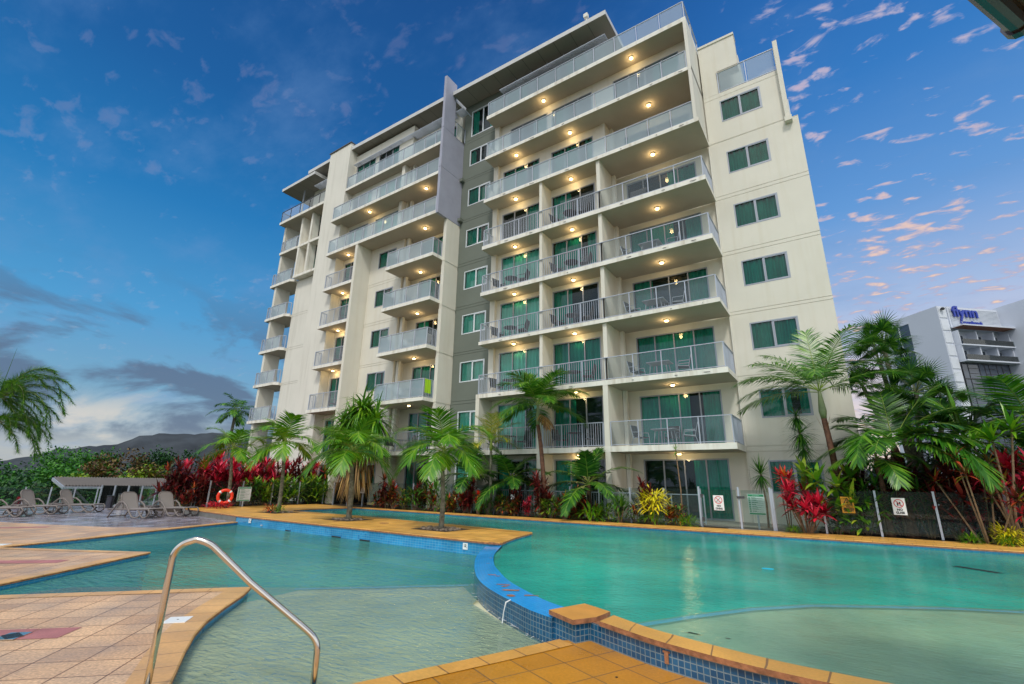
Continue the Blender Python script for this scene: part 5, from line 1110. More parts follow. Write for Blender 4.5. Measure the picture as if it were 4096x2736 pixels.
for (a, e, L, dr) in ((10, .55, 2.6, 2.2), (30, .35, 2.7, 2.0), (50, .6, 2.8, 2.6), (20, -.1, 2.6, 1.6), (80, .5, 2.6, 2.4), (0, .2, 2.4, 2.2), (60, -.2, 2.3, 1.4), (35, .1, 2.9, 2.6), (110, .3, 2.4, 2), (-20, .5, 2.5, 2.2)): brush(m_, top + Vector((.1, .1, -1.15)), R(a), e, L, dr, .46, 280)
m_.build('crown', ['L_mid', 'shaft_g'], fx); m_ = MB(); m_.tube([top, top + Vector((0, .1, 2.4))], [.02, .004], 5); m_.build('spear', 'L_palm_d' , fx)
# coconut palm far behind
palm('coconut_palm', 'distant coconut palm standing against the grey hill', -58.5, 27.8, -5, 9.2, 16, 3.0, .9, 'L_mid', .17, (.4, 0), 'trunk', None, .2, n=22, elr=(-.4, 1.2), droop=1.1, lw=.12, ld=.9)
# rosette plants -----------------------------------------------------------
def rosette(m_, c, n, L, w, e0, e1, droop, mi=0, seg=3, up=None, jit=.15, peak=.4):
    a = random.random() * 6
    for i in range(n):
        a += 2.4; u_ = i / n; e = e1 + (e0 - e1) * u_ + random.uniform(-jit, jit); d = Vector((math.cos(a) * math.cos(e), math.sin(a) * math.cos(e), math.sin(e)))
        strip_leaf(m_, c - Vector((0, 0, .10 * u_)), d, L * random.uniform(.8, 1.15), w, droop, seg, mi, peak=peak)
def cane_plant(name, cat, leaf, canes, hmin, hmax, n, L, w, spread=.35, e0=-.3, e1=1.3, droop=.7, levels=1, r=.016, leaf2=None):
    t_ = thing(name, 'x', cat, (0, 0, 0)); st = MB(); lf = MB()
    for k in range(canes):
        a = 6.283 * k / canes + random.random(); h = random.uniform(hmin, hmax); q = spread * random.uniform(.3, 1)
        b = Vector((q * .25 * math.cos(a), q * .25 * math.sin(a), 0)); tp_ = Vector((q * math.cos(a), q * math.sin(a), h)); mid = b.lerp(tp_, .5) + Vector((random.uniform(-.04, .04), random.uniform(-.04, .04), 0))
        st.tube([b, mid, tp_], [r * 1.2, r, r * .8], 6)
        for lv in range(levels):
            c = tp_.lerp(b, lv * .28) if lv else tp_
            rosette(lf, c, int(n * (1 if lv == 0 else .6)), L * (1 if lv == 0 else .8), w, e0, e1, droop, mi=(1 if leaf2 and (k + lv) % 3 == 2 else 0))
    st.build('stem', 'cane', t_, local=True); lf.build('foliage', [leaf, leaf2 or leaf], t_, local=True); return t_
def bush(name, cat, leaf, n, rx, rz, L, w, z0=.1, leaf2=None, stems=5):
    t_ = thing(name, 'x', cat, (0, 0, 0)); lf = MB(); st = MB()
    for k in range(n):
        a = random.random() * 6.283; q = rx * math.sqrt(random.random()); z = z0 + rz * random.random() ** .8; c = Vector((q * math.cos(a), q * math.sin(a), z)); f = 1 - .5 * (z - z0) / rz
        c.x *= f + .2; c.y *= f + .2
        e = random.uniform(-.2, 1.2); d = Vector((math.cos(a) * math.cos(e), math.sin(a) * math.cos(e), math.sin(e))); strip_leaf(lf, c, d, L * random.uniform(.6, 1.2), w, .7, 3, mi=(1 if leaf2 and random.random() < .3 else 0), peak=.5)
    for k in range(stems): a = 6.283 * k / stems; st.tube([(0.05 * math.cos(a), .05 * math.sin(a), 0), (rx * .6 * math.cos(a), rx * .6 * math.sin(a), z0 + rz * .7)], [.014, .007], 5)
    st.build('stem', 'cane', t_, local=True); lf.build('foliage', [leaf, leaf2 or leaf], t_, local=True); return t_
PR = {}
PR['red'] = [Proto(cane_plant('red_cordyline', 'cordyline', 'L_red', 7, 1.0, 2.0, 20, .58, .12, .5, levels=2, droop=.5, e0=-.1)), Proto(cane_plant('red_cordyline', 'cordyline', 'L_red', 6, .9, 1.9, 20, .56, .12, .45, levels=3, droop=.5, leaf2='L_maroon'))]
PR['mar'] = [Proto(cane_plant('maroon_cordyline', 'cordyline', 'L_maroon', 8, .9, 1.95, 20, .52, .11, .55, levels=3, droop=.6)), Proto(cane_plant('maroon_cordyline', 'cordyline', 'L_maroon', 7, .6, 1.6, 20, .52, .11, .5, levels=3, droop=.6, leaf2='L_copper'))]
PR['lime'] = [Proto(cane_plant('variegated_ginger', 'ginger', 'L_lime', 9, .5, 1.5, 16, .5, .12, .6, levels=3, droop=.8, e0=.0)), Proto(bush('green_shrub', 'shrub', 'L_lime', 150, .55, 1.0, .38, .09, leaf2='L_green'))]
PR['grn'] = [Proto(bush('green_shrub', 'shrub', 'L_green', 170, .5, .9, .38, .07)), Proto(cane_plant('green_dracaena', 'dracaena', 'L_green', 5, .4, 1.2, 24, .4, .06, .35, levels=2))]
# hedge along the left edge of the raised deck
hed = []
y = 11.5; i = 0
while y < 20.6:
    for row, x in ((0, -27.1), (1, -28.1), (2, -29.2)):
        f = (y - 11.5) / 9
        if row == 0: k = 'mar' if y < 12.6 else ('lime' if y > 13.9 else ('red' if i % 2 else 'grn'))
        elif row == 1: k = ('mar' if y < 12.8 else 'red') if y < 16.2 else ('lime', 'grn', 'red')[i % 3]
        else: k = 'mar' if i % 2 == 0 else 'red'
        hed.append((k, x + random.uniform(-.2, .2), y + random.uniform(-.25, .25), {0: (.72 if y < 13.9 else 1.12), 1: 1.08, 2: 1.28}[row] * random.uniform(.86, 1.08)))
        i += 1
    y += .72
cnt = {}
KN = {'red': 'crimson cordyline', 'mar': 'dark maroon cordyline', 'lime': 'yellow-green ginger or shrub', 'grn': 'dark green shrub'}
for k, x, y, s in hed:
    cnt[k] = cnt.get(k, 0) + 1; c = cnt[k]; pos = 'front row' if x > -27.6 else ('middle row' if x > -28.7 else 'back row')
    nth = ORD[c - 1] if c <= 20 else 'last but ' + ORD[min(19, 40 - c)]
    PR[k][c % 2].put((x, y, -.02), random.random() * 6.28, f'{KN[k]}, hedge {pos}, {nth} of its kind from the left', s, f'{KN[k]} plants in the hedge by the lifebuoy')
# bed along the far promenade
PR['cop'] = [Proto(cane_plant('copper_croton', 'croton', 'L_copper', 8, .25, .85, 16, .30, .085, .35, levels=3, droop=.7)), Proto(bush('copper_croton', 'croton', 'L_copper', 150, .36, .75, .30, .075, leaf2='L_green'))]
PR['ora'] = [Proto(cane_plant('orange_croton', 'croton', 'L_orange', 6, .5, 1.2, 18, .30, .10, .3, levels=2, droop=.5, leaf2='L_copper'))]
PR['yel'] = [Proto(bush('yellow_croton', 'croton', 'L_yellow', 260, .42, .55, .30, .05, z0=.35))]
PR['fern'] = [Proto(bush('fern_clump', 'fern', 'L_palm', 180, .4, .3, .4, .045, z0=.05, stems=3))]
bed = [('cop', -20.9, 1.15, 'copper croton left of the tall dark cordyline cane in the bed'), ('mar', -20.4, 1.0, 'tall dark cordyline topping the left end of the croton bed'), ('ora', -20.0, .95, 'orange-red croton below the tall dark cordyline'), ('cop', -19.2, 1.2, 'bronze and yellow croton before the second fence post'), ('grn', -18.5, 1.0, 'dark green shrub between bronze and orange crotons'), ('ora', -17.6, 1.05, 'bright orange croton left of the front palm trunk'), ('grn', -17.2, 1.5, 'tall green dracaena rising above the orange croton'), ('lime', -16.5, .7, 'low lime shrub at the front palm trunk'),
       ('cop', -15.9, 1.1, 'dark copper croton right of the front palm trunk'), ('ora', -15.25, 1.1, 'red and black croton under the low palm'), ('mar', -14.9, .75, 'dark cordyline with red tips under the low palm'), ('ora', -14.35, .85, 'red and green croton right of the low palm trunk'), ('grn', -13.8, .7, 'small green shrub beside the depth marker stake'), ('cop', -13.1, 1.0, 'copper croton just right of the depth marker'), ('cop', -12.4, .9, 'dark croton left of the tall leaning palm'), ('red', -11.6, .42, 'little scarlet cordyline at the foot of the leaning palm'), ('mar', -11.1, .9, 'dark red-budded cordyline at the leaning palm trunk'), ('lime', -10.5, .75, 'bright green striped plant right of the leaning palm'), ('cop', -9.9, 1.1, 'yellow-speckled croton in the middle of the bed'), ('mar', -9.2, .6, 'dark maroon cordyline beside the speckled croton'), ('fern', -8.6, 1.3, 'green fern clump under the low right palm'), ('lime', -8.0, .65, 'lime shrub before the wide right bay'), ('grn', -7.4, .85, 'glossy green shrub left of the yellow croton'), ('cop', -6.9, .8, 'purple-brown croton left of the yellow croton'),
       ('yel', -6.05, 1.3, 'glowing yellow croton in the bed before the wide right bay'), ('fern', -6.2, 1.0, 'bright green ferns at the foot of the yellow croton'), ('ora', -5.55, .55, 'small yellow and red croton right of the yellow one'), ('cop', -5.2, .85, 'rusty croton and fern tuft at the right end of the bed'), ('fern', -4.95, .8, 'low green fern at the right end of the bed')]
for i, (k, x, s, lab) in enumerate(bed):
    PR[k][i % len(PR[k])].put((x, 18.45 + random.uniform(-.15, .2) - (.1 if k == 'fern' else .25 if k == 'yel' else 0), -.03), random.random() * 6.28, lab, s, 'plants in the croton bed')
# filler row behind
for i in range(16):
    x = -20.5 + i * 1.0; k = ('cop', 'grn', 'mar')[i % 3]; s = random.uniform(.55, .8)
    PR[k][i % len(PR[k])].put((x, 18.78, -.03), random.random() * 6.28, f'{ORD[i]} low bronze or green plant from the left, against the glass fence', s, 'low plants against the glass fence')
# slender dracaena in front of the wide bay
def yucca(name, label, x, y, z0, heads, cane=True, cat='yucca', leaf='L_palm_d', n=90, L=.55, w=.035, e0=-1.3, e1=1.4, droop=.35, r=.03):
    t_ = thing(name, label, cat, (x, y, z0)); st = MB(); lf = MB()
    for (hx, hy, hz, s) in heads:
        st.tube([(x, y, z0), (x + (hx - x) * .35 + .04, y + (hy - y) * .3, z0 + (hz - z0) * .45), (hx, hy, hz)], [r * 1.3, r, r * .8], 7); rosette(lf, Vector((hx, hy, hz)), int(n * s), L * s, w, e0, e1, droop, jit=.25, peak=.25)
    st.build('stem', 'cane', t_); lf.build('foliage', leaf, t_); return t_
yucca('thin_dracaena', 'thin bare-stemmed dracaena with a tiny tuft before the wide bay', -5.15, 18.75, 0, [(-5.2, 18.75, 2.7, 1)], n=22, L=.28, w=.03, leaf='L_mid', r=.022)
yucca('spiky_yucca', 'spiky dark green yucca head low against the right wing', -2.5, 19.9, 0, [(-2.54, 19.9, 1.85, 1.05)], n=130, L=.66, w=.038)
yucca('spiky_yucca', 'taller spiky yucca with drooping skirt beside the first-floor window', -1.1, 19.9, 0, [(-1.15, 19.9, 3.85, 1.0), (-1.10, 19.88, 3.25, 1.25), (-1.08, 19.88, 2.75, 1.1)], n=110, L=.62, w=.04, e0=-1.4, e1=1.0, droop=.7)
# pandanus behind the bushy palm
pd = yucca('pandanus', 'shaggy pandanus with hanging brown skirt behind the bushy palm', -22.3, 17.4, 0, [(-22.6, 17.2, 4.8, 1.1), (-21.6, 17.0, 5.2, 1.1), (-23.6, 17.4, 4.4, 1.1), (-22.2, 17.9, 5.4, 1.0), (-20.7, 17.3, 4.5, 1.1), (-22.9, 16.8, 3.4, .9), (-21.5, 16.6, 3.6, .9), (-20.7, 16.9, 3.3, .8), (-23.6, 17.0, 3.0, .8), (-22.2, 16.3, 3.0, .8), (-23.0, 17.6, 4.6, .8)], cat='pandanus', leaf='L_palm', n=120, L=1.5, w=.14, e0=-.8, e1=1.4, droop=1.6, r=.09)
lf = MB()
for k in range(520):
    a = random.random() * 6.28; q = random.uniform(.2, 1.15); z = random.uniform(1.4, 3.5); strip_leaf(lf, Vector((-22.0 + q * math.cos(a), 17.2 + q * .8 * math.sin(a), z)), Vector((math.cos(a) * .35, math.sin(a) * .35, -1)), random.uniform(.7, 1.5), .05, .3, 3)
lf.build('dead_skirt', 'L_straw', pd)
# bromeliads at palm feet
m1 = bush('bromeliads', 'bromeliad', 'L_red', 220, .55, .16, .26, .05, z0=.03, stems=0); bp = Proto(m1)
bp.put((-25.45, 12.1, 0.0), 0, 'mat of scarlet bromeliads around the lifebuoy palm foot', (1.1, 1.0, 1.1), 'bromeliads at palm feet')
m2 = Proto(bush('bromeliads', 'bromeliad', 'L_orange', 90, .22, .22, .28, .05, z0=.03, stems=0)); m2.put((-20.95, 12.25, 0), 0, 'orange bromeliad at the left of the second palm foot', 1, 'bromeliads at palm feet')
m3 = Proto(bush('bromeliads', 'bromeliad', 'L_lime', 70, .2, .22, .28, .04, z0=.03, stems=0)); m3.put((-20.4, 12.3, 0), 0, 'lime bromeliad at the right of the second palm foot', 1, 'bromeliads at palm feet')
# red cordylines and shrubs before the right wing
PRr = Proto(cane_plant('red_cordyline', 'cordyline', 'L_red', 18, .5, 1.35, 24, .46, .10, .75, levels=1, droop=.45, e0=-.2))
PRr.put((-1.25, 18.62, 0), 0, 'scarlet cordyline clump on many thin canes right of the gate', 1.0)
x_ = Proto(cane_plant('red_cordyline', 'cordyline', 'L_red', 3, 1.6, 1.85, 26, .40, .085, .4, levels=1, droop=.4, leaf2='L_orange')); x_.put((-1.75, 18.75, 0), 0, 'taller pink cordyline head above the scarlet clump', 1.0)
for i, (x, y, k, s, lab) in enumerate(((-.55, 19.2, 'lime', 1.45, 'tall variegated lime shrub right of the scarlet clump'), (.35, 19.3, 'lime', 1.15, 'yellow-tipped shrub above the lifeguard sign'), (-.1, 19.35, 'grn', 1.2, 'dark green shrub behind the lifeguard sign'), (.8, 19.5, 'grn', 1.3, 'dense green shrub between the two right signs'), (1.3, 19.9, 'mar', 1.15, 'dark cordyline behind the no glass sign'), (1.9, 19.7, 'grn', 1.2, 'green shrub behind the no glass sign'), (2.5, 19.6, 'mar', 1.2, 'dark cordyline right of the no glass sign'), (3.0, 19.9, 'red', 1.0, 'dull red cordyline deep in the right jungle'), (.2, 20.6, 'mar', 1.2, 'dark cordyline close to the building corner'), (3.6, 20.1, 'mar', 1.4, 'large dark cordyline behind the leggy canes'), (4.4, 19.6, 'red', 1.2, 'red cordyline behind the leggy canes at the right edge'), (5.0, 20.4, 'mar', 1.5, 'maroon cordyline at the right edge'))):
    PR[k][i % len(PR[k])].put((x, y, -.02), random.random() * 6.28, lab, s, 'shrubs in the right jungle')
for i, (x, y, s, lab) in enumerate(((2.55, 18.35, .5, 'small green tuft on the coping left of the leggy canes'), (3.25, 18.3, .5, 'small green tuft under the leggy canes'), (-1.6, 18.35, .45, 'tiny fern below the scarlet cordyline clump'))): PR['fern'][0].put((x, y, 0), i, lab, s, 'small tufts at the coping')
PR['yel'][0].put((3.35, 18.55, -.25), 1, 'small yellow croton under the leggy canes', .75, 'small yellow crotons')
# leggy cordylines at the right edge
lg1 = Proto(cane_plant('leggy_cordyline', 'cordyline', 'L_copper', 9, 1.2, 2.4, 20, .42, .075, .9, levels=1, droop=.7, r=.02, leaf2='L_maroon')); lg1.put((3.0, 18.75, 0), 1.2, 'leggy cordyline canes with coppery tufts near the right edge', 1.0)
lg2 = Proto(cane_plant('leggy_cordyline', 'cordyline', 'L_red', 6, 1.0, 2.0, 20, .42, .075, .7, levels=2, droop=.7, r=.02, leaf2='L_copper')); lg2.put((3.75, 18.8, 0), 2.2, 'leggy cordyline canes with red tufts at the right edge', 1.0)
yucca('green_dracaena', 'tall bright green broad-leaved dracaena on brown canes at the right', 3.5, 18.75, 0, [(3.55, 18.7, 2.75, 1), (4.05, 18.9, 3.05, 1.05), (3.15, 18.8, 2.6, .9)], cat='dracaena', leaf='L_palm', n=30, L=.72, w=.11, e0=.1, e1=1.35, droop=.75)
# big palms of the right jungle
palm('jungle_palm', 'big dark palm whose frond hangs down over the right fence', 1.45, 19.9, 0, 2.85, 12, 2.4, .74, 'L_palm_d', .12, (0, 0), 'trunk_r', None, .2, n=46, droop=1.0, lw=.08, vee=.05, ld=.3, fr=[(R(-85), .75), (R(-70), .45), (R(95), .8), (R(130), .35), (R(135), .55), (R(60), .6), (R(0), 1.3), (R(80), 1.1), (R(-100), .2), (R(145), .15), (R(-40), .9), (R(195), .3)])
m_ = MB(); frond(m_, Vector((1.5, 19.8, 2.85)), R(132), .35, 3.1, 2.3, .95, 60, .085, .0, leafdroop=.3, ms=0, r=.025); frond(m_, Vector((1.4, 19.8, 2.9)), R(-150), .5, 2.6, 2.2, .8, 50, .08, .0, leafdroop=.3, ms=0, r=.025); m_.build('hanging_frond', 'L_mid', bpy.data.objects['jungle_palm'])
palm('jungle_palm', 'yellow-edged fan-like palm left of the hanging frond', .9, 19.5, 0, 2.4, 9, 1.6, .6, 'L_mid', .08, (0, 0), 'trunk_r', None, .1, n=34, droop=1.3, lw=.07, vee=.0, ld=.3, elr=(-.1, 1.2))
palm('jungle_palm', 'palm with flat feathery fronds at the right edge of the photo', 4.9, 20.6, 0, 3.4, 13, 2.6, .78, 'L_mid', .12, (0, 0), 'trunk_r', None, .2, n=44, droop=.9, lw=.085, vee=.05, ld=.3, elr=(.1, 1.0))
palm('jungle_palm', 'palm with an upright unopened spear behind the leggy canes', 3.3, 20.8, 0, 3.0, 10, 2.0, .65, 'L_palm_d', .1, (0, 0), 'trunk_r', None, .2, n=38, droop=1.1, lw=.08, vee=.1, ld=.3, elr=(.0, 1.2))
m_ = MB(); m_.tube([(3.25, 20.6, 3.2), (3.2, 20.55, 4.1), (3.15, 20.5, 4.65)], [.06, .07, .012], 7); tag(m_.build('palm_spear', 'L_palm', bpy.data.objects['jungle_palm.003']))
def fanhead(lf, st, c, n, r, pet):
    """head of fan leaves on petioles"""
    a = random.random() * 6
    for i in range(n):
        a += 2.4; e = 1.35 - 2.0 * i / n + random.uniform(-.1, .1); d = Vector((math.cos(a) * math.cos(e), math.sin(a) * math.cos(e), math.sin(e))); h = c + d * pet
        st.tube([c, h], [.02, .012], 5); S = d.cross(Vector((0, 0, 1))); S = S.normalized() if S.length > .05 else Vector((1, 0, 0)); U = S.cross(d)
        for k in range(30):
            t_ = R(-125 + 250 * k / 29); dd = (d * math.cos(t_) + S * math.sin(t_) + U * .15 * math.cos(t_ * 2)).normalized(); strip_leaf(lf, h, dd, r * (1 - .25 * abs(t_) / 2.2) * random.uniform(.9, 1.05), .045, .45, 3, up=U, peak=.35)
t_ = thing('fan_palm', 'tall spiky fan palm with two heads rising before the neighbouring tower', 'palm tree', (2.2, 22.5, 0)); st, lf, tr = MB(), MB(), MB()
for (x, y, z, n, r, pt) in ((1.75, 22.6, 6.1, 20, .8, .8), (1.95, 22.5, 6.8, 14, .75, .65), (2.6, 22.4, 4.8, 20, .8, .75), (1.1, 22.9, 5.2, 12, .6, .5), (2.2, 22.5, 3.9, 14, .8, .7), (3.3, 22.6, 4.1, 12, .7, .7)):
    tr.tube([(2.2, 22.5, 0), (2.15 + (x - 2.2) * .4, 22.5, z * .5), (x, y, z)], [.12, .09, .07], 8); fanhead(lf, st, Vector((x, y, z)), n, r, pt)
tr.build('trunk', 'trunk', t_); st.build('petiole', 'shaft_g', t_); lf.build('crown', 'L_palm_d', t_)
# dark backdrop shrubs behind the right jungle
PR['dk'] = [Proto(bush('jungle_shrub', 'shrub', 'L_green', 900, 1.3, 2.1, .5, .08)), Proto(bush('jungle_shrub', 'shrub', 'L_treed', 900, 1.4, 2.3, .5, .07))]
for i, (x, y) in enumerate(((1.6, 21.6), (3.2, 21.8), (4.9, 22), (6.6, 22.2), (2.6, 23.8), (4.6, 24), (6.6, 24.4), (8.6, 24), (1.2, 24.8), (6.5, 20.5), (8.4, 21.5))): PR['dk'][i % 2].put((x, y, -.1), i * 1.7, f'{ORD[i]} dense dark shrub in the mass behind the right jungle palms', 1.0 + .1 * (i % 3), 'dense shrubs behind the right jungle')
# trees beyond the left deck ------------------------------------------------
def tree(name, label, x, y, z0, h, rx, rz, leaf, ls=.30, clumps=26, per=110, group=None, cat='tree'):
    t_ = thing(name, label, cat, (x, y, z0), 0, group); tr, lf = MB(), MB(); cz = h - rz
    tr.tube([(x, y, z0), (x + .1, y, z0 + (cz - z0) * .5), (x, y, cz)], [.3, .2, .1], 7)
    for c in range(clumps):
        a = random.random() * 6.283; e = math.asin(random.uniform(-.75, 1)); q = random.uniform(.55, .95); cx, cy, cz_ = x + rx * q * math.cos(a) * math.cos(e), y + rx * q * math.sin(a) * math.cos(e), cz + rz * q * math.sin(e)
        tr.tube([(x, y, cz - .4 * rz), ((x + cx) / 2, (y + cy) / 2, (cz + cz_) / 2), (cx, cy, cz_)], [.08, .05, .02], 4); cr = rx * random.uniform(.22, .36)
        for k in range(per):
            v_ = Vector((random.gauss(0, 1), random.gauss(0, 1), random.gauss(0, .7))); v_ = v_.normalized() * cr * random.random() ** .4; nn = Vector((random.gauss(0, .6), random.gauss(0, .6), 1)).normalized(); s1 = nn.cross(Vector((random.random(), random.random(), .1))).normalized(); s2 = nn.cross(s1); p = Vector((cx, cy, cz_)) + v_; l = ls * random.uniform(.6, 1.2)
            lf.face([p - s1 * l, p - s2 * l * .45, p + s1 * l, p + s2 * l * .45])
    tr.build('trunk', 'bark', t_); lf.build('crown', leaf, t_); return t_
TG = 'trees beyond the lounger deck'
tl = [(-81.5, 62, 2.2, 5.0, 'L_tree', 'broad green tree at the far left behind the foxtail palm'), (-79.3, 70, 3.0, 5.5, 'L_treed', 'dark green tree left of the pavilion roof, half behind the foxtail'), (-77.6, 58, 2.3, 4.6, 'L_tree', 'mid-green rounded tree over the left end of the pavilion roof'), (-76.2, 76, 3.8, 5.2, 'L_tree', 'tallest green tree of the row behind the pavilion roof'), (-74.7, 66, 2.9, 4.0, 'L_tree', 'green tree left of the lime-leaved tree'), (-73.8, 54, 1.9, 3.2, 'L_treel', 'bright lime tree above the pavilion roof'), (-72.4, 64, 3.1, 4.2, 'L_treeb', 'bronze-leaved tree in the middle of the row'), (-71.0, 56, 2.4, 3.4, 'L_treeb', 'smaller bronze tree right of the middle one'),
      (-69.4, 66, 5.6, 3.6, 'L_treed', 'taller airy dark tree silhouetted against the hill'), (-69.6, 54, 2.1, 3.0, 'L_treel', 'yellow-green tree below the airy dark tree'), (-67.9, 60, 2.9, 3.4, 'L_treeb', 'olive tree at the left end of the red hedge'), (-66.0, 64, 2.6, 4.0, 'L_treed', 'dark tree mostly hidden by the red hedge'), (-80.5, 48, .6, 4.2, 'L_tree', 'low green tree just beyond the left fence'), (-76.8, 47, .4, 4.2, 'L_treed', 'low dark tree behind the fence by the bins'), (-73.0, 47, .2, 4.0, 'L_tree', 'low green tree under the pavilion roof'), (-70, 48, .2, 3.8, 'L_tree', 'low green tree behind the pavilion post'), (-83.5, 55, 2.6, 4.5, 'L_treed', 'tree at the extreme left edge')]
for a, r_, h, rx, leaf, lab in tl:
    x, y = r_ * math.sin(R(a)), r_ * math.cos(R(a)); air = 'airy' in lab and 'yellow' not in lab
    tree('broadleaf_tree', lab, x, y, -5, h + random.uniform(-.7, .7), rx, (h + 5) * .42, leaf, ls=.21 if not air else .2, clumps=random.randint(20, 34) if not air else 34, per=240 if not air else 150, group=TG)
# low planting just beyond the left fence
for i, (x, y, k) in enumerate(((-38.2, 6.2, 'fern'), (-38.0, 7.6, 'red'), (-38.1, 8.4, 'fern'), (-38.3, 9.8, 'grn'), (-38.4, 11.0, 'fern'), (-38.6, 12.4, 'grn'), (-39, 13.6, 'red'), (-38.5, 5.0, 'lime'))):
    PR[k][0].put((x, y, -.55), i, f'low garden plant beyond the left glass fence, {ORD[i]} from the left', .75 if k != 'red' else .38, 'low plants beyond the left fence')
mb = MB(); mb.prism([(-37.3, -6), (-37.3, 11), (-30.6, 13.7), (-31, 21), (-40.5, 21), (-40.5, -6)], -5, -.5); struct('garden_terrace', mb, 'soil')
# hills ---------------------------------------------------------------------
hl = [(-95, .012), (-88, .010), (-84, .013), (-80.4, .020), (-78.3, .031), (-77.4, .0417), (-76.5, .0404), (-75.3, .0455), (-73.3, .0518), (-71.9, .0653), (-70.55, .0713), (-68.9, .0726), (-66.45, .0768), (-63.3, .0803), (-58, .078), (-50, .06), (-40, .045), (-20, .03), (0, .03), (15, .02), (30, .015)]
mb = MB(); rr = [1900, 2150, 2400, 2700]; kk = [0, .45, 1.0, .8]; n = 260; rows = []
for j, (r_, k) in enumerate(zip(rr, kk)):
    row = []
    for i in range(n + 1):
        a = -95 + 125 * i / n
        for q in range(len(hl) - 1):
            if hl[q][0] <= a <= hl[q + 1][0]: e = hl[q][1] + (hl[q + 1][1] - hl[q][1]) * (a - hl[q][0]) / (hl[q + 1][0] - hl[q][0]); break
        z = (e * 2400) * k + (random.uniform(-3, 3) + 12 * math.sin(i * .9 + j * 2) * (1 if j == 1 else .12)) * (1 if k else 0) - (6 if not k else 0)
        row.append(len(mb.v)); mb.v.append((r_ * math.sin(R(a)), r_ * math.cos(R(a)), z))
    rows.append(row)
for j in range(3):
    for i in range(n): mb.f.append((rows[j][i], rows[j][i + 1], rows[j + 1][i + 1], rows[j + 1][i])); mb.m.append(0)
struct('hills', mb, 'hill', smooth=True)

pt = yucca('potted_plant', 'spiky potted plant at the left end of the sixth-floor balcony', -15.1, 20.45, TOP[7], [(-15.1, 20.45, TOP[7] + .55, 1)], cat='pot plant', n=30, L=.42, w=.03, e0=-.3, e1=1.3)
m_ = MB(); m_.tube([(-15.1, 20.45, TOP[7]), (-15.1, 20.45, TOP[7] + .3)], [.13, .18], 12); m_.build('pot', 'brickside', pt)
# ------------------------------------------------------------------ balcony furniture
def chair(fm, sm, name='balcony_chair'):
    t_ = thing(name, 'x', 'chair', (0, 0, 0))
    for s in (-1, 1):
        y = .27 * s; m_ = MB(); m_.tube([(.26, y, 0), (.24, y, .40), (.20, y, .62), (-.24, y, .64)], .014, 6).tube([(-.34, y, 0), (-.22, y, .40), (-.36, y, .95)], .014, 6).tube([(.24, y, .42), (-.22, y, .38)], .014, 6); m_.build('side_frame', fm, t_, local=True)
    m_ = MB(); m_.box(-.22, .24, -.26, .26, .40, .425); m_.build('seat', sm, t_, local=True)
    m_ = MB(); m_.bar((-.235, 0, .45), (-.36, 0, .95), .52, .025); m_.build('backrest', sm, t_, local=True); return t_
def table(fm, round_=True):
    t_ = thing('balcony_table', 'x', 'table', (0, 0, 0)); m_ = MB()
    if round_: m_.prism([(.38 * math.cos(k * .314), .38 * math.sin(k * .314)) for k in range(20)], .70, .725)
    else: m_.box(-.5, .5, -.38, .38, .70, .73)
    m_.build('tabletop', fm, t_, local=True); r_ = .28 if round_ else .42
    for i in (-1, 1):
        for j in (-1, 1): m_ = MB(); m_.bar((r_ * i, .3 * j, 0), (r_ * i * .8, .26 * j, .7), .03); m_.build('leg', fm, t_, local=True)
    return t_
cd, cg, cw = Proto(chair('bal_dark', 'sling')), Proto(chair('alu', 'sling')), Proto(chair('chair_white', 'chair_white'))
td, tg, tw = Proto(table('bal_dark')), Proto(table('frame', False)), Proto(table('chair_white', False))
FL = {1: 'ground floor', 2: 'first-floor', 3: 'second-floor', 4: 'third-floor', 5: 'fourth-floor', 6: 'fifth-floor', 7: 'sixth-floor', 8: 'seventh-floor', 9: 'top-floor'}
def setf(k, x, y, z, kind, bay, dx=.85, chairs='LR', gp='balcony furniture sets'):
    c, t_ = {'d': (cd, td), 'g': (cg, tg), 'w': (cw, tw)}[kind]; nm = {'d': 'dark', 'g': 'grey-framed', 'w': 'white'}[kind]
    if 'T' in chairs or 'L' in chairs and 'R' in chairs: t_.put((x, y, z), 0, f'{nm} table on the {FL[k]} balcony, {bay}', 1, 'balcony tables')
    if 'L' in chairs: c.put((x - dx, y - .05, z), R(-12), f'{nm} chair left of the table on the {FL[k]} balcony, {bay}', 1, 'balcony chairs')
    if 'R' in chairs: c.put((x + dx, y - .05, z), R(192), f'{nm} chair right of the table on the {FL[k]} balcony, {bay}', 1, 'balcony chairs')
    if 'B' in chairs: c.put((x + .1, y + .65, z), R(-90), f'{nm} chair behind the table on the {FL[k]} balcony, {bay}', 1, 'balcony chairs')
RB, MBY, LB_ = 'wide right bay', 'middle bay', 'bay next to the grey strip'
for k, kind, ch in ((2, 'g', 'LRB'), (3, 'g', 'LR'), (4, 'g', 'LRB'), (5, 'g', 'LR')): setf(k, -6.2, 20.95, TOP[k] + .002, kind, RB, 1.05, ch)
for k, ch in ((2, 'LR'), (3, 'R'), (4, 'LR'), (5, 'LR'), (6, 'LR')): setf(k, -10.35, 20.6, TOP[k] + .002, 'd', MBY, .8, ch + 'T')
for k, ch in ((2, 'LR'), (3, 'LR'), (4, 'LR'), (5, 'LR')): setf(k, -14.2, 20.6, TOP[k] + .002, 'd', LB_, .8, ch + 'T')
setf(3, -20.9, 19.85, LT[3] + .002, 'w', 'left block above the palms', .85, 'LR'); setf(4, -20.8, 19.85, LT[4] + .002, 'w', 'left block, right-hand stack', .8, 'LR'); setf(5, -20.8, 19.9, LT[5] + .002, 'g', 'left block, right-hand stack', .8, 'L')
setf(2, -21.4, 19.9, LT[2] + .002, 'd', 'left block behind the palms', .8, 'LR')
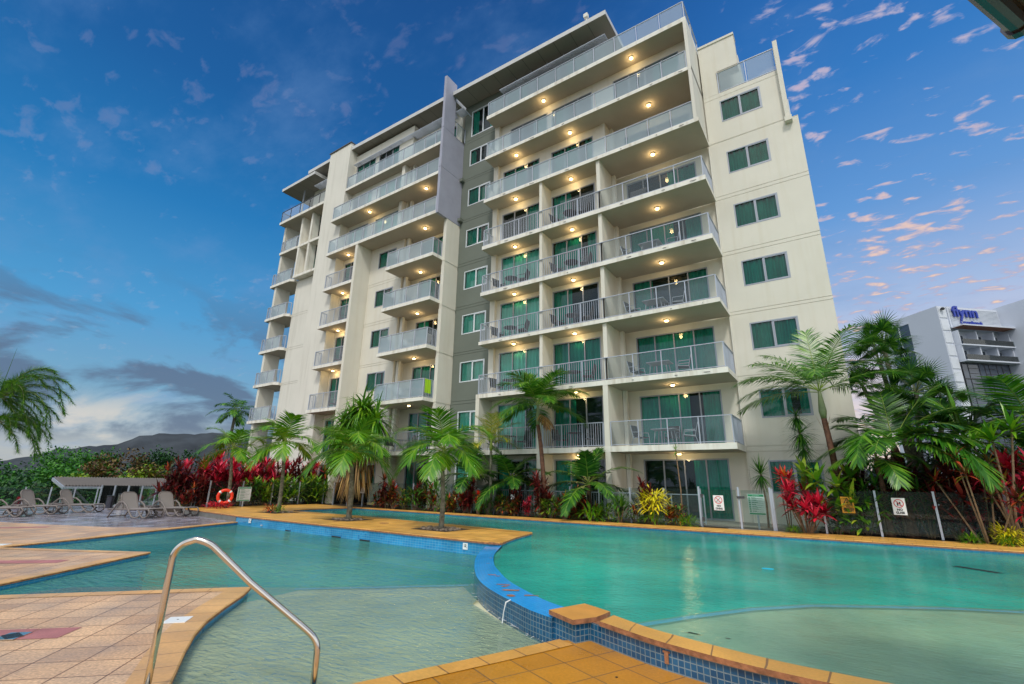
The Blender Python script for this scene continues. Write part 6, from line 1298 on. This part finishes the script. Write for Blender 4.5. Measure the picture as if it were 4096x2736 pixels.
for k in (3, 4, 5, 6): cd.put((-28.2, 19.7, LT[k] + .002), R(200 + 10 * k), f'dark chair behind bars on the {FL[k]} balcony of the narrow left bay', 1, 'balcony chairs')
cw.put((-4.4, 20.9, TOP[8] + .002), R(190), 'white chair at the right end of the seventh-floor balcony', 1, 'balcony chairs')
m_ = MB(); n = 14
for i in range(n):
    x0, x1 = -19.09 - .012, -19.09 - .012; y0, y1 = 19.15 + .5 * i / n, 19.15 + .5 * (i + 1) / n; w0, w1 = .012 * math.sin(i * 1.3), .012 * math.sin((i + 1) * 1.3)
    m_.face([(x0 + w0 + .06, y0, LT[3] + .25), (x1 + w1 + .06, y1, LT[3] + .25), (x1 + w1 + .05, y1, LT[3] + 1.07), (x0 + w0 + .05, y0, LT[3] + 1.07)])
tag(m_.build('towel', 'towel', loc=(-19.1, 19.4, LT[3] + .5)), 'lime green towel hanging over a second-floor balustrade', 'towel')
gr = thing('barbecue', 'covered dark barbecue on the fifth-floor balcony of the wide right bay', 'barbecue', (-6.6, 21.0, TOP[6])); m_ = MB(); m_.box(-7.0, -6.2, 20.8, 21.25, TOP[6] + .55, TOP[6] + .8); m_.build('body', 'sling', gr)
m_ = MB(); m_.tube([(-7.0, 21.02, TOP[6] + .8), (-6.2, 21.02, TOP[6] + .8)], .2, 12); m_.build('hood', 'sling', gr); m_ = MB()
for x in (-6.95, -6.25): m_.bar((x, 20.9, TOP[6]), (x, 20.9, TOP[6] + .55), .04).bar((x, 21.2, TOP[6]), (x, 21.2, TOP[6] + .55), .04)
m_.build('stand', 'sling', gr)
# ------------------------------------------------------------------ ceiling lights (all lit in the photograph)
def clight():
    t_ = thing('ceiling_light', 'x', 'ceiling light', (0, 0, 0)); m_ = MB(); m_.prism([(.125 * math.cos(k * .393), .125 * math.sin(k * .393)) for k in range(16)], -.05, 0.0); m_.build('case', 'lampcase', t_, local=True)
    m_ = MB(); m_.prism([(.08 * math.cos(k * .393), .08 * math.sin(k * .393)) for k in range(16)], -.085, -.05); m_.build('lens', 'lamp', t_, local=True); return t_
cl = Proto(clight())
LG = [(9, -12.0, 20.6, SOF[9], LB_), (9, -6.4, 20.62, SOF[9], RB)]
for k in (8, 7, 6, 5, 4): LG += [(k, -14.0, 20.65, SOF[k], LB_), (k, -10.3, 20.7, SOF[k], MBY), (k, -5.8, 21.15, SOF[k], RB)]
LG += [(3, -10.3, 20.7, SOF[3], MBY), (3, -5.8, 21.3, SOF[3], RB), (2, -10.4, 21.0, SOF[2], MBY), (2, -5.85, 21.6, SOF[2], RB)]
LG += [(8, -26.4, 19.6, LS[8], 'left block centre'), (8, -20.8, 19.75, LS[8], 'left block beside the fin'), (7, -20.85, 20.0, LS[7], 'left block beside the fin'), (7, -28.5, 19.7, LS[7], 'narrow left bay')]
LG += [(k, -21.35, 20.35, LS[k], 'left block beside the pier') for k in (6, 5, 4)] + [(k, -28.9, 19.9, LS[k], 'narrow left bay') for k in (6, 5, 4)]
for k, x, y, z, bay in LG:
    cl.put((x, y, z), 0, f'round lit ceiling light under the {FL[k]} balcony slab, {bay}', 1, 'lit balcony ceiling lights')
    l = bpy.data.lights.new('balcony_lamp', 'POINT'); l.energy = 11; l.color = (1.0, 0.70, 0.32); l.shadow_soft_size = .09
    o = bpy.data.objects.new('balcony_lamp', l); COL.objects.link(o); o.location = (x, y, z - .2)
cl.put((-20.9, 19.8, LS[3]), 0, 'unlit round ceiling light under the second-floor slab of the left block', 1); 
# ------------------------------------------------------------------ neighbouring tower
ua = R(47.5); u = Vector((math.sin(ua), math.cos(ua), 0)); v = Vector((-math.cos(ua), math.sin(ua), 0))
O = Vector((21.75, 122.0, 0)); NBT = thing('neighbouring_tower', 'pale grey hotel tower with blue roof lettering behind the right jungle', 'building', (O.x, O.y, -5))
def nb(mb, a0, a1, b0, b1, z0, z1, mi=0):
    n = len(mb.v)
    for z in (z0, z1):
        for a, b in ((a0, b0), (a1, b0), (a1, b1), (a0, b1)): p = O + u * a + v * b; mb.v.append((p.x, p.y, z))
    for f in ((0, 3, 2, 1), (4, 5, 6, 7), (0, 1, 5, 4), (1, 2, 6, 5), (2, 3, 7, 6), (3, 0, 4, 7)): mb.f.append(tuple(n + k for k in f)); mb.m.append(mi)
ZT = 36.6
m_ = MB(); nb(m_, -2.1, 11.9, 1.0, 14.5, -5, ZT); nb(m_, -2.1, -0.05, .2, 1.0, -5, ZT); nb(m_, 11.9, 30, -6, 14, -5, ZT + .5); nb(m_, -.05, 11.9, .0, 1.0, 29.6 + 2.6, ZT); nb(m_, 0, 11.9, 0.15, 1.0, -5, 11); m_.build('wall', 'nb', NBT)
m_ = MB()
for i in range(15): nb(m_, -1.95, -.2, .1, .25, 34.2 - i * 2.6, 36.4 - i * 2.6)
m_.build('louvre_column', 'nb2', NBT)
m_ = MB()
for i in range(14): nb(m_, .3, 11.7, -.12, .0, 32.6 + i * .27, 32.74 + i * .27)
m_.build('louvre_screen', 'nb2', NBT)
m_ = MB(); nb(m_, -.1, 13.6, -2.2, .0, 32.0, 32.25); nb(m_, -.1, 13.6, -2.15, -.1, 31.96, 32.0, 1); m_.build('canopy', ['nb', 'wood'], NBT)
for z in (28.5, 25.4):
    m_ = MB(); nb(m_, 0, 12.8, -1.3, 1.0, z - .25, z); m_.build('balcony', 'nb', NBT)
    m_ = MB(); nb(m_, 0.1, 12.7, -1.25, -1.22, z, z + 1.05); m_.build('glass_balustrade', 'balglass', NBT)
    for a in (0.1, 4.2, 8.1, 11.7): m_ = MB(); nb(m_, a - .12, a + .12, -.9, 1.0, z, z + 2.85); m_.build('dividing_wall', 'nb', NBT)
    for a in (0.6, 4.9, 8.8):
        m_ = MB(); nb(m_, a, a + 2.6, .93, .98, z + .05, z + 2.4); w_ = m_.build('window', 'greyglass', NBT)
        m_ = MB()
        for q in range(4): nb(m_, a + q * .87 - .04, a + q * .87 + .04, .88, .93, z + .05, z + 2.4)
        m_.build('frame', 'nb2', w_)
m_ = MB(); nb(m_, .1, 11.0, .06, .12, -3, 25.1); m_.build('curtain_wall', 'greyglass', NBT)
m_ = MB()
for a in (.1, 1.4, 3.9, 5.2, 6.2, 8.0, 9.2, 10.9): nb(m_, a - .05, a + .05, -.02, .06, 2, 25.1)
z = 25.0
while z > 3: nb(m_, .1, 11.0, -.05, .06, z - .12, z + .02); z -= 3.05
z = 24.0
while z > 3:
    for a, b in ((1.6, 3.7), (5.3, 6.1), (6.3, 7.9), (9.3, 10.8)): nb(m_, a, b, .0, .06, z - .04, z + .04)
    z -= 1.0
m_.build('mullions', 'bal_dark', NBT)
m_ = MB(); nb(m_, -2.16, -2.1, 6.5, 11.0, 5, 35); m_.build('corner_window', 'greyglass', NBT)
m_ = MB()
for k in range(11): nb(m_, -2.25, -2.16, 6.4, 11.1, 34.9 - k * 3.05, 35.2 - k * 3.05)
nb(m_, -2.25, -2.16, 8.6, 8.8, 5, 35); m_.build('corner_frame', 'nb', NBT)
rot = (R(90), 0, -ua + R(90))
q = O + u * 3.6 + v * -.35; text('flynn', 3.1, 'signblue', NBT, (q.x, q.y, 35.4), rot, .12, bold=.05)
q = O + u * 4.6 + v * -.3; text('Crystalbrook', .95, 'signblue', NBT, (q.x, q.y, 33.3), rot, .06, bold=.02)
m_ = MB(); q = O + u * -1.2 + v * -.1; m_.tube([(q.x, q.y, 36.0), (q.x, q.y - .6, 35.8)], .3, 10); m_.build('camera_dome', 'bal_dark', NBT)
